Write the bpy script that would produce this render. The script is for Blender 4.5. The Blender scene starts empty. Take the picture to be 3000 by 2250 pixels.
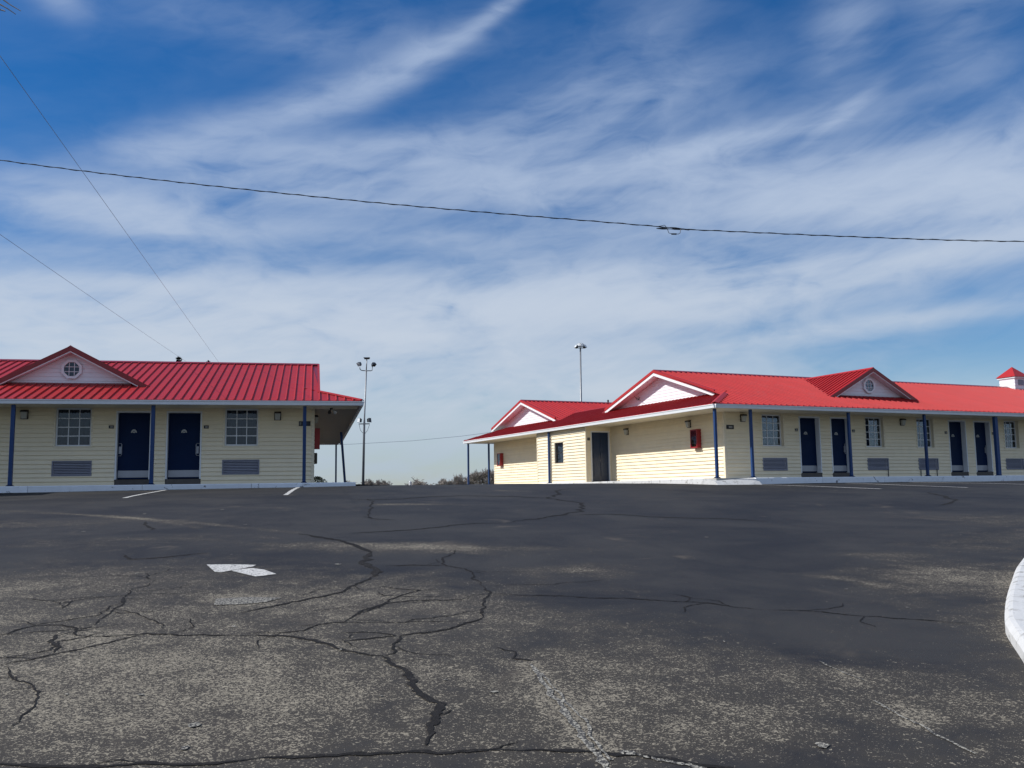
import bpy, bmesh, math, random
import numpy as np
from mathutils import Vector, Matrix
scene = bpy.context.scene
COL = scene.collection
R = math.radians
random.seed(7)

# ---------------------------------------------------------------- camera
PITCH, ROLL, FPX = .1156, .0143, 2715.0
cam_d = bpy.data.cameras.new('camera'); cam = bpy.data.objects.new('camera', cam_d); COL.objects.link(cam)
fw = Vector((0, math.cos(PITCH), math.sin(PITCH))); up = Vector((0, -math.sin(PITCH), math.cos(PITCH))); rt = Vector((1, 0, 0))
r2 = math.cos(ROLL)*rt - math.sin(ROLL)*up; u2 = math.sin(ROLL)*rt + math.cos(ROLL)*up
cam.matrix_world = Matrix(((r2.x, u2.x, -fw.x, 0), (r2.y, u2.y, -fw.y, 0), (r2.z, u2.z, -fw.z, 1.6), (0, 0, 0, 1)))
cam_d.sensor_width = 36; cam_d.lens = 36*FPX/3000; cam_d.clip_start = .05; cam_d.clip_end = 3000
scene.camera = cam
scene.view_settings.view_transform = 'Standard'; scene.view_settings.look = 'None'
scene.view_settings.exposure = 0.0; scene.view_settings.gamma = 1.0; scene.view_settings.use_curve_mapping = False

# ---------------------------------------------------------------- sun and sky
S = Vector((-.785, -.069, .616)).normalized()
sd = bpy.data.lights.new('sun', 'SUN'); sun = bpy.data.objects.new('sun', sd); COL.objects.link(sun)
sd.energy = 5.0; sd.angle = R(.53); sd.color = (1, .965, .90)
sun.rotation_euler = S.to_track_quat('Z', 'Y').to_euler(); sun.location = (-30, 0, 30)

world = bpy.data.worlds.new('World'); scene.world = world; world.use_nodes = True
nt = world.node_tree; nt.nodes.clear()
class N:                                        # tiny node helper
    def __init__(s, tree): s.t = tree
    def new(s, typ, **kw):
        n = s.t.nodes.new(typ)
        for k, v in kw.items(): setattr(n, k, v)
        return n
    def put(s, sock, v):
        if hasattr(v, 'is_linked') or isinstance(v, bpy.types.NodeSocket): s.t.links.new(v, sock)
        else: sock.default_value = v
    def math(s, op, a, b=0.0, c=None, clamp=False):
        n = s.new('ShaderNodeMath', operation=op); n.use_clamp = clamp
        s.put(n.inputs[0], a); s.put(n.inputs[1], b)
        if c is not None: s.put(n.inputs[2], c)
        return n.outputs[0]
    def noise(s, vec, scale, detail=4, rough=.55, dist=0.0, dim='3D'):
        n = s.new('ShaderNodeTexNoise', noise_dimensions=dim)
        if vec is not None: s.put(n.inputs['Vector'], vec)
        s.put(n.inputs['Scale'], scale); s.put(n.inputs['Detail'], detail); s.put(n.inputs['Roughness'], rough); s.put(n.inputs['Distortion'], dist)
        return n.outputs['Fac']
    def comb(s, x, y, z=0.0):
        n = s.new('ShaderNodeCombineXYZ'); s.put(n.inputs[0], x); s.put(n.inputs[1], y); s.put(n.inputs[2], z); return n.outputs[0]
    def ramp(s, v, lo, hi, a=0.0, b=1.0):
        n = s.new('ShaderNodeMapRange', interpolation_type='SMOOTHSTEP'); s.put(n.inputs[0], v)
        for i, x in zip((1, 2, 3, 4), (lo, hi, a, b)): s.put(n.inputs[i], x)
        return n.outputs[0]
    def mix(s, f, a, b, mode='MIX'):
        n = s.new('ShaderNodeMix', data_type='RGBA', blend_type=mode)
        s.put(n.inputs[0], f); s.put(n.inputs[6], a); s.put(n.inputs[7], b); return n.outputs[2]
def c4(c): return (c[0], c[1], c[2], 1)
g = N(nt)
sky = g.new('ShaderNodeTexSky', sky_type='NISHITA'); sky.sun_disc = False
sky.sun_elevation = math.asin(S.z); sky.sun_rotation = math.atan2(S.x, S.y) % (2*math.pi)
sky.altitude = 300; sky.air_density = 1.0; sky.dust_density = .6; sky.ozone_density = 3.0
tc = g.new('ShaderNodeTexCoord'); sp = g.new('ShaderNodeSeparateXYZ'); nt.links.new(tc.outputs['Generated'], sp.inputs[0])
X, Y, Z = sp.outputs
DEG = 180/math.pi
az = g.math('MULTIPLY', g.math('ARCTAN2', X, Y), DEG); el = g.math('MULTIPLY', g.math('ARCSINE', Z), DEG)
# cirrus: (azimuth, elevation, half-length, half-height, tilt, amount)
CLOUDS = [(-1.2, 28.2, 2.8, .38, 30, .55), (-6.3, 25.5, 3.2, .75, 26, .75), (-12.5, 23.0, 3.8, .95, 20, .70), (-19.8, 20.5, 3.6, .9, 16, .62),
  (-22, 10.2, 14, 2.7, 0, 1.5), (-4, 11.0, 13, 2.1, 2, 1.35), (11, 11.9, 9, 1.7, -2, 1.15), (24, 12.8, 9, 1.0, 4, .85),
  (-14, 4.8, 22, 3.0, 0, 1.3), (6, 6.0, 9, 2.6, 0, .9), (22, 9.3, 10, .55, 4, .6), (17, 4.6, 9, .45, 4, .5), (0, .4, 60, 2.0, 0, 1.2),
  (-24, 16.0, 6, 1.1, -4, 1.0), (-13, 18.4, 8, 1.3, 4, .85), (-8, 15.6, 9, .7, -2, .35), (4, 19.0, 10, 1.9, 5, .75), (16, 17.0, 10, 2.0, 0, .75), (28, 16.2, 9, 2.8, 0, 1.1),
  (15, 20.6, 6, .55, 6, .70), (20.6, 21.2, 2.0, .4, 30, .55), (-9, 20.6, 9, .9, 6, .55), (6, 23.0, 7, 1.5, 10, .50),
  (-13, 27.0, 9, 1.3, -2, .26), (8, 26.5, 5, 2.0, 30, .22), (21, 25.4, 1.6, 2.6, -20, .35), (27, 24, 2.5, 2.2, -30, .25), (31, 28, 4, 1.6, 0, .6), (-27.5, 27.3, 1.6, .8, -30, .4)]
tot = .05
for a0, e0, ra, re, ang, amp in CLOUDS:
    ca, sa = math.cos(R(ang)), math.sin(R(ang))
    da = g.math('SUBTRACT', az, a0); de = g.math('SUBTRACT', el, e0)
    p = g.math('ADD', g.math('MULTIPLY', da, ca/ra), g.math('MULTIPLY', de, sa/ra))
    q = g.math('SUBTRACT', g.math('MULTIPLY', de, ca/re), g.math('MULTIPLY', da, sa/re))
    d2 = g.math('ADD', g.math('MULTIPLY', p, p), g.math('MULTIPLY', q, q))
    tot = g.math('MULTIPLY_ADD', g.math('EXPONENT', g.math('MULTIPLY', d2, -.7)), amp, tot)
# the sky goes on elsewhere with cirrus, thickened behind to brighten shaded walls
abz = g.math('ABSOLUTE', az)
tot = g.math('MULTIPLY_ADD', g.ramp(abz, 34, 60), .85, tot)
high = g.math('MULTIPLY', g.ramp(el, 31, 50), g.ramp(abz, 60, 34)); tot = g.math('MULTIPLY_ADD', high, .3, tot)
warp = g.noise(g.comb(g.math('MULTIPLY', az, .09), g.math('MULTIPLY', el, .16)), 1, 3, .5)
v1 = g.comb(g.math('MULTIPLY_ADD', az, .09, g.math('MULTIPLY', warp, 2.2)), g.math('ADD', g.math('MULTIPLY', el, .30), g.math('MULTIPLY', g.math('ADD', az, g.math('MULTIPLY', warp, 20)), -.018)))
n1 = g.noise(v1, 1.0, 5, .55, .15)
v2 = g.comb(g.math('MULTIPLY_ADD', az, .25, g.math('MULTIPLY', warp, 3)), g.math('ADD', g.math('MULTIPLY_ADD', el, .85, g.math('MULTIPLY', warp, 4)), g.math('MULTIPLY', az, -.13)), 3.3)
n2 = g.noise(v2, 1.0, 7, .58, .25)
nn = g.math('ADD', g.ramp(n1, .28, .70, .45, 1.2), g.math('MULTIPLY', g.math('SUBTRACT', n2, .5), 1.25))
dens = g.math('MAXIMUM', g.math('MULTIPLY', tot, nn), 0.0)
dens = g.math('SUBTRACT', 1.0, g.math('EXPONENT', g.math('MULTIPLY', dens, -1.25)))
dens = g.math('MULTIPLY', dens, g.ramp(el, -3, 1))
cloudc = g.mix(g.ramp(el, 3, 26), (.585, .65, .735, 1), (.46, .565, .75, 1)); cloudc = g.mix(g.ramp(el, 7, 1), cloudc, (.44, .53, .64, 1))
# deep polarised blue: the Nishita sky with its own colour deepened a little
hs = g.new('ShaderNodeHueSaturation'); g.put(hs.inputs['Color'], sky.outputs[0]); hs.inputs['Saturation'].default_value = 1.46; hs.inputs['Hue'].default_value = .508
SKYS = .100
bg1 = g.new('ShaderNodeBackground'); g.put(bg1.inputs['Color'], hs.outputs[0]); bg1.inputs['Strength'].default_value = SKYS
bg2 = g.new('ShaderNodeBackground'); g.put(bg2.inputs['Color'], cloudc); bg2.inputs['Strength'].default_value = 1.0
mx = g.new('ShaderNodeMixShader'); g.put(mx.inputs[0], dens); nt.links.new(bg1.outputs[0], mx.inputs[1]); nt.links.new(bg2.outputs[0], mx.inputs[2])
wo = g.new('ShaderNodeOutputWorld'); nt.links.new(mx.outputs[0], wo.inputs['Surface'])

# ---------------------------------------------------------------- materials
MATS = {}
def material(name, col, rough=.6, metal=0.0, var=.08, scale=3.0, bump=0.0, bscale=40.0, dirt=None, dscale=1.2, dlo=.5, dhi=.75, spec=.5, coat=0.0):
    m = bpy.data.materials.new(name); m.use_nodes = True; t = m.node_tree; t.nodes.clear(); h = N(t)
    out = h.new('ShaderNodeOutputMaterial'); b = h.new('ShaderNodeBsdfPrincipled'); t.links.new(b.outputs[0], out.inputs[0])
    geo = h.new('ShaderNodeNewGeometry'); pos = geo.outputs['Position']
    nz = h.noise(pos, scale, 5, .6)
    lo = tuple(max(0, x*(1-var*1.6)) for x in col); hi = tuple(x*(1+var*1.6) for x in col)
    c = h.mix(nz, c4(lo), c4(hi))
    if dirt:
        f = h.ramp(h.noise(pos, dscale, 7, .65, .4), dlo, dhi); c = h.mix(f, c, c4(dirt))
    oi = h.new('ShaderNodeObjectInfo'); k = h.math('MULTIPLY_ADD', oi.outputs['Random'], var*1.3, 1-var*.65)   # each piece a little different
    c = h.mix(1.0, c, h.comb(k, k, k), 'MULTIPLY')
    h.put(b.inputs['Base Color'], c); b.inputs['Roughness'].default_value = rough; b.inputs['Metallic'].default_value = metal
    b.inputs['Specular IOR Level'].default_value = spec
    if coat: b.inputs['Coat Weight'].default_value = coat; b.inputs['Coat Roughness'].default_value = .12
    h.put(b.inputs['Roughness'], h.math('MULTIPLY_ADD', h.noise(pos, scale*2.3, 4), .25, rough-.12, clamp=True))
    if bump:
        bm = h.new('ShaderNodeBump'); bm.inputs['Strength'].default_value = bump; bm.inputs['Distance'].default_value = .01
        h.put(bm.inputs['Height'], h.noise(pos, bscale, 4)); t.links.new(bm.outputs[0], b.inputs['Normal'])
    MATS[name] = m; return m
material('cream_vinyl', (.85, .745, .545), .5, var=.05, dirt=(.62, .53, .37), dscale=.9, dlo=.58, dhi=.9, bump=.08)
material('cream_trim', (.76, .67, .50), .5, var=.04)
material('white_vinyl', (.76, .76, .80), .5, var=.03, dirt=(.6, .6, .62), dlo=.6, dhi=.95)
material('white_trim', (.74, .76, .79), .45, var=.05, dirt=(.5, .5, .5), dscale=4, dlo=.6, dhi=.9)
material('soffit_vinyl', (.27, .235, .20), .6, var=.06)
material('red_metal', (.36, .016, .018), .48, var=.09, scale=1.3, dirt=(.31, .03, .035), dscale=1.7, dlo=.5, dhi=.85, bump=.05, bscale=9, spec=.32)
material('red_trim', (.20, .010, .016), .35, var=.06)
material('navy_paint', (.0015, .014, .056), .5, var=.1, scale=2, spec=.12)
material('post_blue', (.012, .044, .145), .45, var=.12, scale=4, spec=.3, dirt=(.03, .06, .12), dscale=6, dlo=.6, dhi=.8)
material('slate_blue_paint', (.006, .022, .062), .4, var=.08)
material('alu', (.34, .35, .39), .4, metal=.3, var=.08)
material('louvre_metal', (.42, .43, .52), .45, metal=.1, var=.1)
material('grille_metal', (.20, .21, .27), .45, metal=.3, var=.1)
material('dark_recess', (.012, .012, .016), .8)
material('bronze', (.030, .022, .018), .45, var=.15)
material('frosted_glass', (.50, .50, .46), .25, var=.05)
material('cabinet_red', (.28, .012, .018), .4, var=.1)
material('black_plastic', (.015, .015, .018), .5)
material('pale_print', (.42, .42, .40), .6)
material('curtain_cloth', (.075, .11, .165), .9, var=.06, scale=6)
material('sheer_cloth', (.22, .27, .33), .9, var=.08, scale=8)
material('interior', (.03, .03, .035), .9)
material('step_concrete', (.09, .08, .075), .85, var=.2, scale=6, bump=.3)
material('painted_kerb', (.74, .77, .82), .7, var=.08, scale=5, dirt=(.10, .10, .115), dscale=3.4, dlo=.60, dhi=.68, bump=.5, bscale=30)
material('ramp_white', (.56, .56, .56), .7, var=.08, scale=5, dirt=(.26, .25, .23), dscale=7, dlo=.53, dhi=.68, bump=.4, bscale=30)
material('concrete', (.36, .35, .33), .8, var=.1, scale=4, dirt=(.22, .21, .2), dscale=2, bump=.4)
material('tar', (.015, .0135, .013), .8, var=.3, scale=20, spec=.15, dirt=(.045, .04, .036), dscale=26, dlo=.56, dhi=.68, bump=.5, bscale=60)
material('line_paint', (.52, .51, .49), .7, var=.1, scale=10, dirt=(.06, .06, .065), dscale=38, dlo=.54, dhi=.60, bump=.4, bscale=80)
material('chip', (.34, .32, .27), .8, var=.25, scale=30, dirt=(.035, .033, .033), dscale=60, dlo=.43, dhi=.52)
material('galvanised', (.24, .25, .27), .45, metal=.5, var=.2, scale=3)
material('dark_galvanised', (.055, .06, .07), .45, metal=.4, var=.2)
material('lamp_glass', (.62, .65, .68), .2, var=.1)
material('wire_grey', (.22, .26, .33), .5)
material('cable_black', (.012, .013, .016), .5)
material('bark', (.15, .125, .105), .9, var=.25, scale=2)
material('twig', (.27, .235, .21), .9, var=.25, scale=.6)
material('needle', (.020, .034, .018), .85, var=.4, scale=2, dirt=(.05, .03, .02), dscale=1.4)
material('shrub_leaf', (.022, .035, .016), .85, var=.4, scale=5)
material('dry_grass', (.16, .14, .075), .95, var=.3, scale=.5, dirt=(.07, .09, .035), dscale=.15, dlo=.45, dhi=.6)
def glass_mat():
    m = bpy.data.materials.new('window_glass'); m.use_nodes = True; t = m.node_tree; t.nodes.clear(); h = N(t)
    out = h.new('ShaderNodeOutputMaterial'); tr = h.new('ShaderNodeBsdfTransparent'); tr.inputs[0].default_value = (.55, .60, .66, 1)
    gl = h.new('ShaderNodeBsdfGlossy'); gl.inputs['Roughness'].default_value = .04; gl.inputs['Color'].default_value = (.9, .93, 1, 1)
    lw = h.new('ShaderNodeLayerWeight'); lw.inputs[0].default_value = .42
    geo = h.new('ShaderNodeNewGeometry'); bm = h.new('ShaderNodeBump'); bm.inputs['Strength'].default_value = .08; bm.inputs['Distance'].default_value = .02
    h.put(bm.inputs['Height'], h.noise(geo.outputs['Position'], 3, 2)); t.links.new(bm.outputs[0], gl.inputs['Normal'])
    mxx = h.new('ShaderNodeMixShader'); h.put(mxx.inputs[0], h.math('MULTIPLY_ADD', lw.outputs['Fresnel'], .30, .015, clamp=True))
    t.links.new(tr.outputs[0], mxx.inputs[1]); t.links.new(gl.outputs[0], mxx.inputs[2]); t.links.new(mxx.outputs[0], out.inputs[0]); MATS['window_glass'] = m
glass_mat()
def asphalt_mat():
    m = bpy.data.materials.new('asphalt'); m.use_nodes = True; t = m.node_tree; t.nodes.clear(); h = N(t)
    out = h.new('ShaderNodeOutputMaterial'); b = h.new('ShaderNodeBsdfPrincipled'); t.links.new(b.outputs[0], out.inputs[0])
    geo = h.new('ShaderNodeNewGeometry'); pos = geo.outputs['Position']
    at = h.new('ShaderNodeAttribute', attribute_name='wear'); w = at.outputs['Fac']
    big = h.noise(pos, .55, 5, .6, .6); mid = h.noise(pos, 2.6, 6, .65, .3); fine = h.noise(pos, 9, 4, .6)
    w = h.math('ADD', w, h.math('MULTIPLY', h.math('SUBTRACT', big, .5), .9))
    w = h.math('ADD', w, h.math('MULTIPLY', h.math('SUBTRACT', mid, .5), 1.25))
    w = h.math('ADD', w, h.math('MULTIPLY', h.math('SUBTRACT', fine, .5), .25), clamp=False)
    w = h.math('MAXIMUM', h.math('MINIMUM', w, 1.0), 0.0)
    sp1 = h.noise(pos, 62, 2, .6, .5); sp2 = h.noise(pos, 120, 2, .6)
    sp = h.math('ADD', h.math('MULTIPLY', sp1, .6), h.math('MULTIPLY', sp2, .4))
    thr = h.math('MULTIPLY_ADD', w, -.178, .720)
    agg = h.ramp(h.math('SUBTRACT', sp, thr), -.012, .022)
    flk = h.math('ADD', h.math('MULTIPLY', h.noise(pos, 40, 2, .5, 1.2), .75), h.math('MULTIPLY', sp2, .25))
    agg = h.math('MAXIMUM', agg, h.math('MULTIPLY', h.ramp(h.math('SUBTRACT', flk, h.math('MULTIPLY_ADD', w, -.20, .725)), -.01, .02), .85))
    seal = h.mix(h.ramp(h.noise(pos, .45, 7, .68, .5), .32, .68), (.016, .0165, .020, 1), (.036, .0345, .034, 1))
    seal = h.mix(h.ramp(w, .1, .8), seal, (.048, .042, .035, 1))
    stone = h.mix(h.noise(pos, 33, 2), (.165, .145, .112, 1), (.37, .33, .26, 1))
    col = h.mix(agg, seal, stone)
    col = h.mix(h.ramp(h.noise(pos, .8, 4, .6, 1.0), .60, .80), col, (.075, .064, .052, 1))   # faint rusty-brown stains
    h.put(b.inputs['Base Color'], col)
    h.put(b.inputs['Roughness'], h.mix(agg, (.72, .72, .72, 1), (.9, .9, .9, 1)))
    b.inputs['Specular IOR Level'].default_value = .2
    bm = h.new('ShaderNodeBump'); bm.inputs['Strength'].default_value = .55; bm.inputs['Distance'].default_value = .006
    h.put(bm.inputs['Height'], sp); t.links.new(bm.outputs[0], b.inputs['Normal']); MATS['asphalt'] = m
asphalt_mat()

# ---------------------------------------------------------------- mesh helpers
class Mesh:
    def __init__(s): s.v, s.f = [], []
    def poly(s, pts):
        n = len(s.v); s.v += [tuple(p) for p in pts]; s.f.append(tuple(range(n, n+len(pts))))
    def hexa(s, p):                                  # 8 corners: bottom ring, top ring
        n = len(s.v); s.v += [tuple(x) for x in p]
        s.f += [(n, n+3, n+2, n+1), (n+4, n+5, n+6, n+7)] + [(n+i, n+(i+1) % 4, n+4+(i+1) % 4, n+4+i) for i in range(4)]
        return s
    def box(s, x0, x1, y0, y1, z0, z1):
        return s.hexa([(x0, y0, z0), (x1, y0, z0), (x1, y1, z0), (x0, y1, z0), (x0, y0, z1), (x1, y0, z1), (x1, y1, z1), (x0, y1, z1)])
    def prism(s, ring0, ring1):
        n = len(s.v); k = len(ring0); s.v += [tuple(p) for p in ring0] + [tuple(p) for p in ring1]
        s.f += [tuple(range(n+k-1, n-1, -1)), tuple(range(n+k, n+2*k))] + [(n+i, n+(i+1) % k, n+k+(i+1) % k, n+k+i) for i in range(k)]
        return s
    def tube(s, pts, rad, sides=6, caps=True):
        pts = [Vector(p) for p in pts]; k = len(pts); n = len(s.v)
        if not hasattr(rad, '__len__'): rad = [rad]*k
        for i, p in enumerate(pts):
            d = (pts[min(i+1, k-1)] - pts[max(i-1, 0)]).normalized()
            a = d.cross(Vector((0, 0, 1))) if abs(d.z) < .95 else d.cross(Vector((1, 0, 0)))
            a.normalize(); b = d.cross(a)
            for j in range(sides):
                t = 2*math.pi*j/sides; s.v.append(tuple(p + (a*math.cos(t) + b*math.sin(t))*rad[i]))
        for i in range(k-1):
            for j in range(sides):
                j2 = (j+1) % sides; s.f.append((n+i*sides+j, n+i*sides+j2, n+(i+1)*sides+j2, n+(i+1)*sides+j))
        if caps: s.f += [tuple(range(n+sides-1, n-1, -1)), tuple(range(n+(k-1)*sides, n+k*sides))]
        return s
    def mesh(s, name, mat, smooth=False, fix=True):
        me = bpy.data.meshes.new(name); me.from_pydata(s.v, [], s.f)
        if fix:
            bm = bmesh.new(); bm.from_mesh(me); bmesh.ops.recalc_face_normals(bm, faces=bm.faces); bm.to_mesh(me); bm.free()
        me.materials.append(MATS[mat])
        if smooth: me.shade_smooth()
        return me
    def obj(s, name, mat, parent=None, smooth=False, fix=True, label=None):
        o = bpy.data.objects.new(name, s.mesh(name, mat, smooth, fix)); COL.objects.link(o)
        if parent: o.parent = parent
        if label: o['label'] = label
        return o
def tag(o, label, cat, group=None):
    o['label'] = label; o['category'] = cat
    if group: o['group'] = group
    return o
def thing(name, label, cat, loc=(0, 0, 0), rotz=0.0, group=None, parent=None):
    o = bpy.data.objects.new(name, None); COL.objects.link(o); o.location = loc; o.rotation_euler = (0, 0, rotz)
    o.empty_display_size = .3
    return tag(o, label, cat, group)
def node(name, parent):
    o = bpy.data.objects.new(name, None); COL.objects.link(o); o.parent = parent; return o
def smooth01(a, b, y):
    t = min(1, max(0, (y-a)/(b-a))); return t*t*(3-2*t)
def ground_z(x, y):
    Y0 = 28 + 6*smooth01(-5, 8, x)
    if y < 0: z = -1.82*0 + (.0845 if Y0 < 31 else .07)*y*math.exp(y/12)
    elif y < Y0: z = 1.82 - 1.82*(1-y/Y0)**1.3
    else: z = 1.82
    z += .03*math.exp(-((x+1)/5)**2)*smooth01(22, 30, y) - .008*min(12, max(0, x-5))*smooth01(20, 36, y)
    return z

# ---------------------------------------------------------------- the ground
def axis(fine0, fine1, step, ends):
    a = list(np.arange(fine0, fine1+1e-6, step)); lo, hi = [], []
    s, x = step, fine0
    while x > ends[0]: s = min(s*1.35, 8); x -= s; lo.append(max(x, ends[0]))
    s, x = step, fine1
    while x < ends[1]: s = min(s*1.35, 8); x += s; hi.append(min(x, ends[1]))
    return np.array(lo[::-1] + a + hi)
BLOBS = [(-3.6, 5.8, 3.2, 2.6, .62), (-2.0, 9.3, 2.2, 1.2, .34), (-4.6, 10, 1.6, 1.2, .34), (-8.2, 15.5, 2.6, .9, .42), (-2.24, 12.2, 1.3, .4, .55), (-.9, 12.2, .7, .5, .5),
  (.1, 11.9, 1.8, .5, .42), (.65, 10.2, .7, .5, .5), (-1.35, 8.1, 1.3, 1.0, .45), (-.6, 5.6, 2.2, 1.5, .34), (.4, 7.5, .9, .6, .26), (.86, 6.2, .9, .9, .28), (.9, 5, 1.2, .7, .30),
  (4.3, 11.4, .6, .35, .5), (3.4, 8.6, .6, .5, .2), (4.1, 9.7, 1.0, .8, .34), (4.6, 9.2, .8, 1.6, .42), (6.0, 12.2, 1.2, 1.1, .45), (5.0, 10.2, .9, .9, .36), (8, 16, 1.6, 1.3, .5), (3.6, 7.2, .5, 1.0, .4),
  (2.8, 5.2, 1.0, 1.1, .30), (2.0, 5.2, 1.3, 1.1, .14), (-2.15, 18.95, .9, .35, .8), (-4.5, 13.2, 1.6, .5, .3), (-6.8, 12.5, 2, .6, .3), (7.5, 13.6, 1.5, 1.2, .4), (-2.46, 8.53, .3, .35, .6), (2.17, 5.1, .07, .07, .9), (-5.5, 8.5, 1.6, 1.6, .3)]
STREAKS = [([(.1, 6.25), (.19, 5.53), (.30, 5.04), (.40, 4.55)], .055, .75), ([(2.02, 6.27), (2.07, 5.97), (2.12, 5.84)], .025, .5), ([(2.02, 5.41), (2.05, 5.12), (2.1, 4.9), (2.17, 4.56)], .03, .6),
  ([(-12, 19.3), (-10.2, 18.55), (-7.39, 16.95), (-4.7, 14.88), (-3.18, 13.72)], .13, .5), ([(-12, 18.4), (-9.8, 17.84), (-8.28, 17.37), (-6.39, 16.14), (-4.91, 14.55)], .11, .45),
  ([(3.6, 6.7), (4.4, 8.2), (5.2, 9.6), (6.0, 10.8)], .22, .4), ([(1.45, 12.2), (2.0, 13.6), (1.7, 14.3)], .05, .4), ([(2.6, 10.2), (3.3, 9.7), (3.6, 9.2)], .10, .45)]
def wear_at(x, y):
    w = np.full_like(x, .02)
    w += .14*np.exp(-((x+4)/5)**2-((y-6.5)/5)**2)
    w -= .22*np.exp(-((x-3.5)/4.5)**2-((y-14)/4.0)**2) + .12*np.clip((y-19)/6, 0, 1)
    for bx, by, rx, ry, a in BLOBS: w += a*np.exp(-((x-bx)/rx)**2-((y-by)/ry)**2)*1.05
    for pts, wd, a in STREAKS:
        best = np.full_like(x, 1e9)
        for (x0, y0), (x1, y1) in zip(pts[:-1], pts[1:]):
            dx, dy = x1-x0, y1-y0; t = np.clip(((x-x0)*dx+(y-y0)*dy)/(dx*dx+dy*dy), 0, 1)
            best = np.minimum(best, (x-x0-t*dx)**2+(y-y0-t*dy)**2)
        w += a*np.exp(-best/(wd*wd))
    return w
def make_sheet(name, xs, ys, zf, mat, wear=False):
    nx, ny = len(xs), len(ys); XX, YY = np.meshgrid(xs, ys); ZZ = np.empty_like(XX)
    for j, yv in enumerate(ys):
        for i, xv in enumerate(xs): ZZ[j, i] = zf(xv, yv)
    co = np.stack([XX, YY, ZZ], -1).reshape(-1, 3)
    idx = np.arange(nx*ny).reshape(ny, nx); q = np.stack([idx[:-1, :-1], idx[:-1, 1:], idx[1:, 1:], idx[1:, :-1]], -1).reshape(-1, 4)
    me = bpy.data.meshes.new(name); me.vertices.add(len(co)); me.vertices.foreach_set('co', co.ravel())
    me.loops.add(q.size); me.loops.foreach_set('vertex_index', q.ravel()); me.polygons.add(len(q)); me.polygons.foreach_set('loop_start', np.arange(0, q.size, 4))
    me.update(calc_edges=True); me.materials.append(MATS[mat]); me.shade_smooth()
    if wear:
        at = me.attributes.new('wear', 'FLOAT', 'POINT'); at.data.foreach_set('value', wear_at(XX.ravel(), YY.ravel()))
    o = bpy.data.objects.new(name, me); COL.objects.link(o); o['kind'] = 'structure'; return o
def lot_z(x, y): return ground_z(x, y) + .006*math.sin(x*1.3+y*.7)*math.sin(y*.9-x*.4) + (-.02*(max(0, y-56))**1.15 if y > 56 else 0)
lot = make_sheet('parking_lot', axis(-13, 13, .11, (-60, 60)), axis(3.6, 26, .11, (-40, 75)), lot_z, 'asphalt', True)
def field_z(x, y):
    xx, yy = max(-60, min(60, x)), max(-40, min(70, y)); z = lot_z(xx, yy) - .5
    d = max(0, abs(x)-60)*.5 + max(0, y-56) + max(0, -40-y)*.3
    return z - min(1.5, d*.05) + .15*math.sin(x*.05)*math.sin(y*.04)
field = make_sheet('grass_field', axis(-60, 60, 4, (-900, 900)), axis(-40, 76, 3, (-500, 1500)), field_z, 'dry_grass')
sheet_z = lambda x, y: lot_z(x, y)
def fractal(pts, amp, rnd, depth=4):
    for k in range(depth):
        out = [pts[0]]
        for a, b in zip(pts[:-1], pts[1:]):
            L = math.dist(a, b); d = rnd.gauss(0, amp)*L
            if L > .05: out.append(((a[0]+b[0])/2-(b[1]-a[1])/L*d, (a[1]+b[1])/2+(b[0]-a[0])/L*d))
            out.append(b)
        pts = out
    return pts
def ribbon(name, pts, widths, mat, h=.004, jitter=.25, seg=.06, parent=None, rough=None):
    rnd = random.Random(int(abs(pts[0][0]*911+pts[0][1]*57)*10)); P = []
    for i in range(len(pts)-1):
        a, b = Vector(pts[i]), Vector(pts[i+1]); n = max(1, int((b-a).length/seg))
        for k in range(n): P.append((a.lerp(b, k/n), widths[i]+(widths[i+1]-widths[i])*k/n))
    P.append((Vector(pts[-1]), widths[-1])); m = Mesh(); rows = []
    for i, (p, w) in enumerate(P):
        d = (P[min(i+1, len(P)-1)][0]-P[max(i-1, 0)][0]).normalized(); nrm = Vector((-d.y, d.x))
        wl, wr = w*.5*(1+rnd.uniform(-jitter, jitter)), w*.5*(1+rnd.uniform(-jitter, jitter))
        rows.append((p+nrm*wl, p-nrm*wr))
    for l, r_ in rows: m.v += [(l.x, l.y, sheet_z(l.x, l.y)+h), (r_.x, r_.y, sheet_z(r_.x, r_.y)+h)]
    for i in range(len(rows)-1): m.f.append((2*i, 2*i+1, 2*i+3, 2*i+2))
    return m.obj(name, mat, parent, fix=False)
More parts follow.
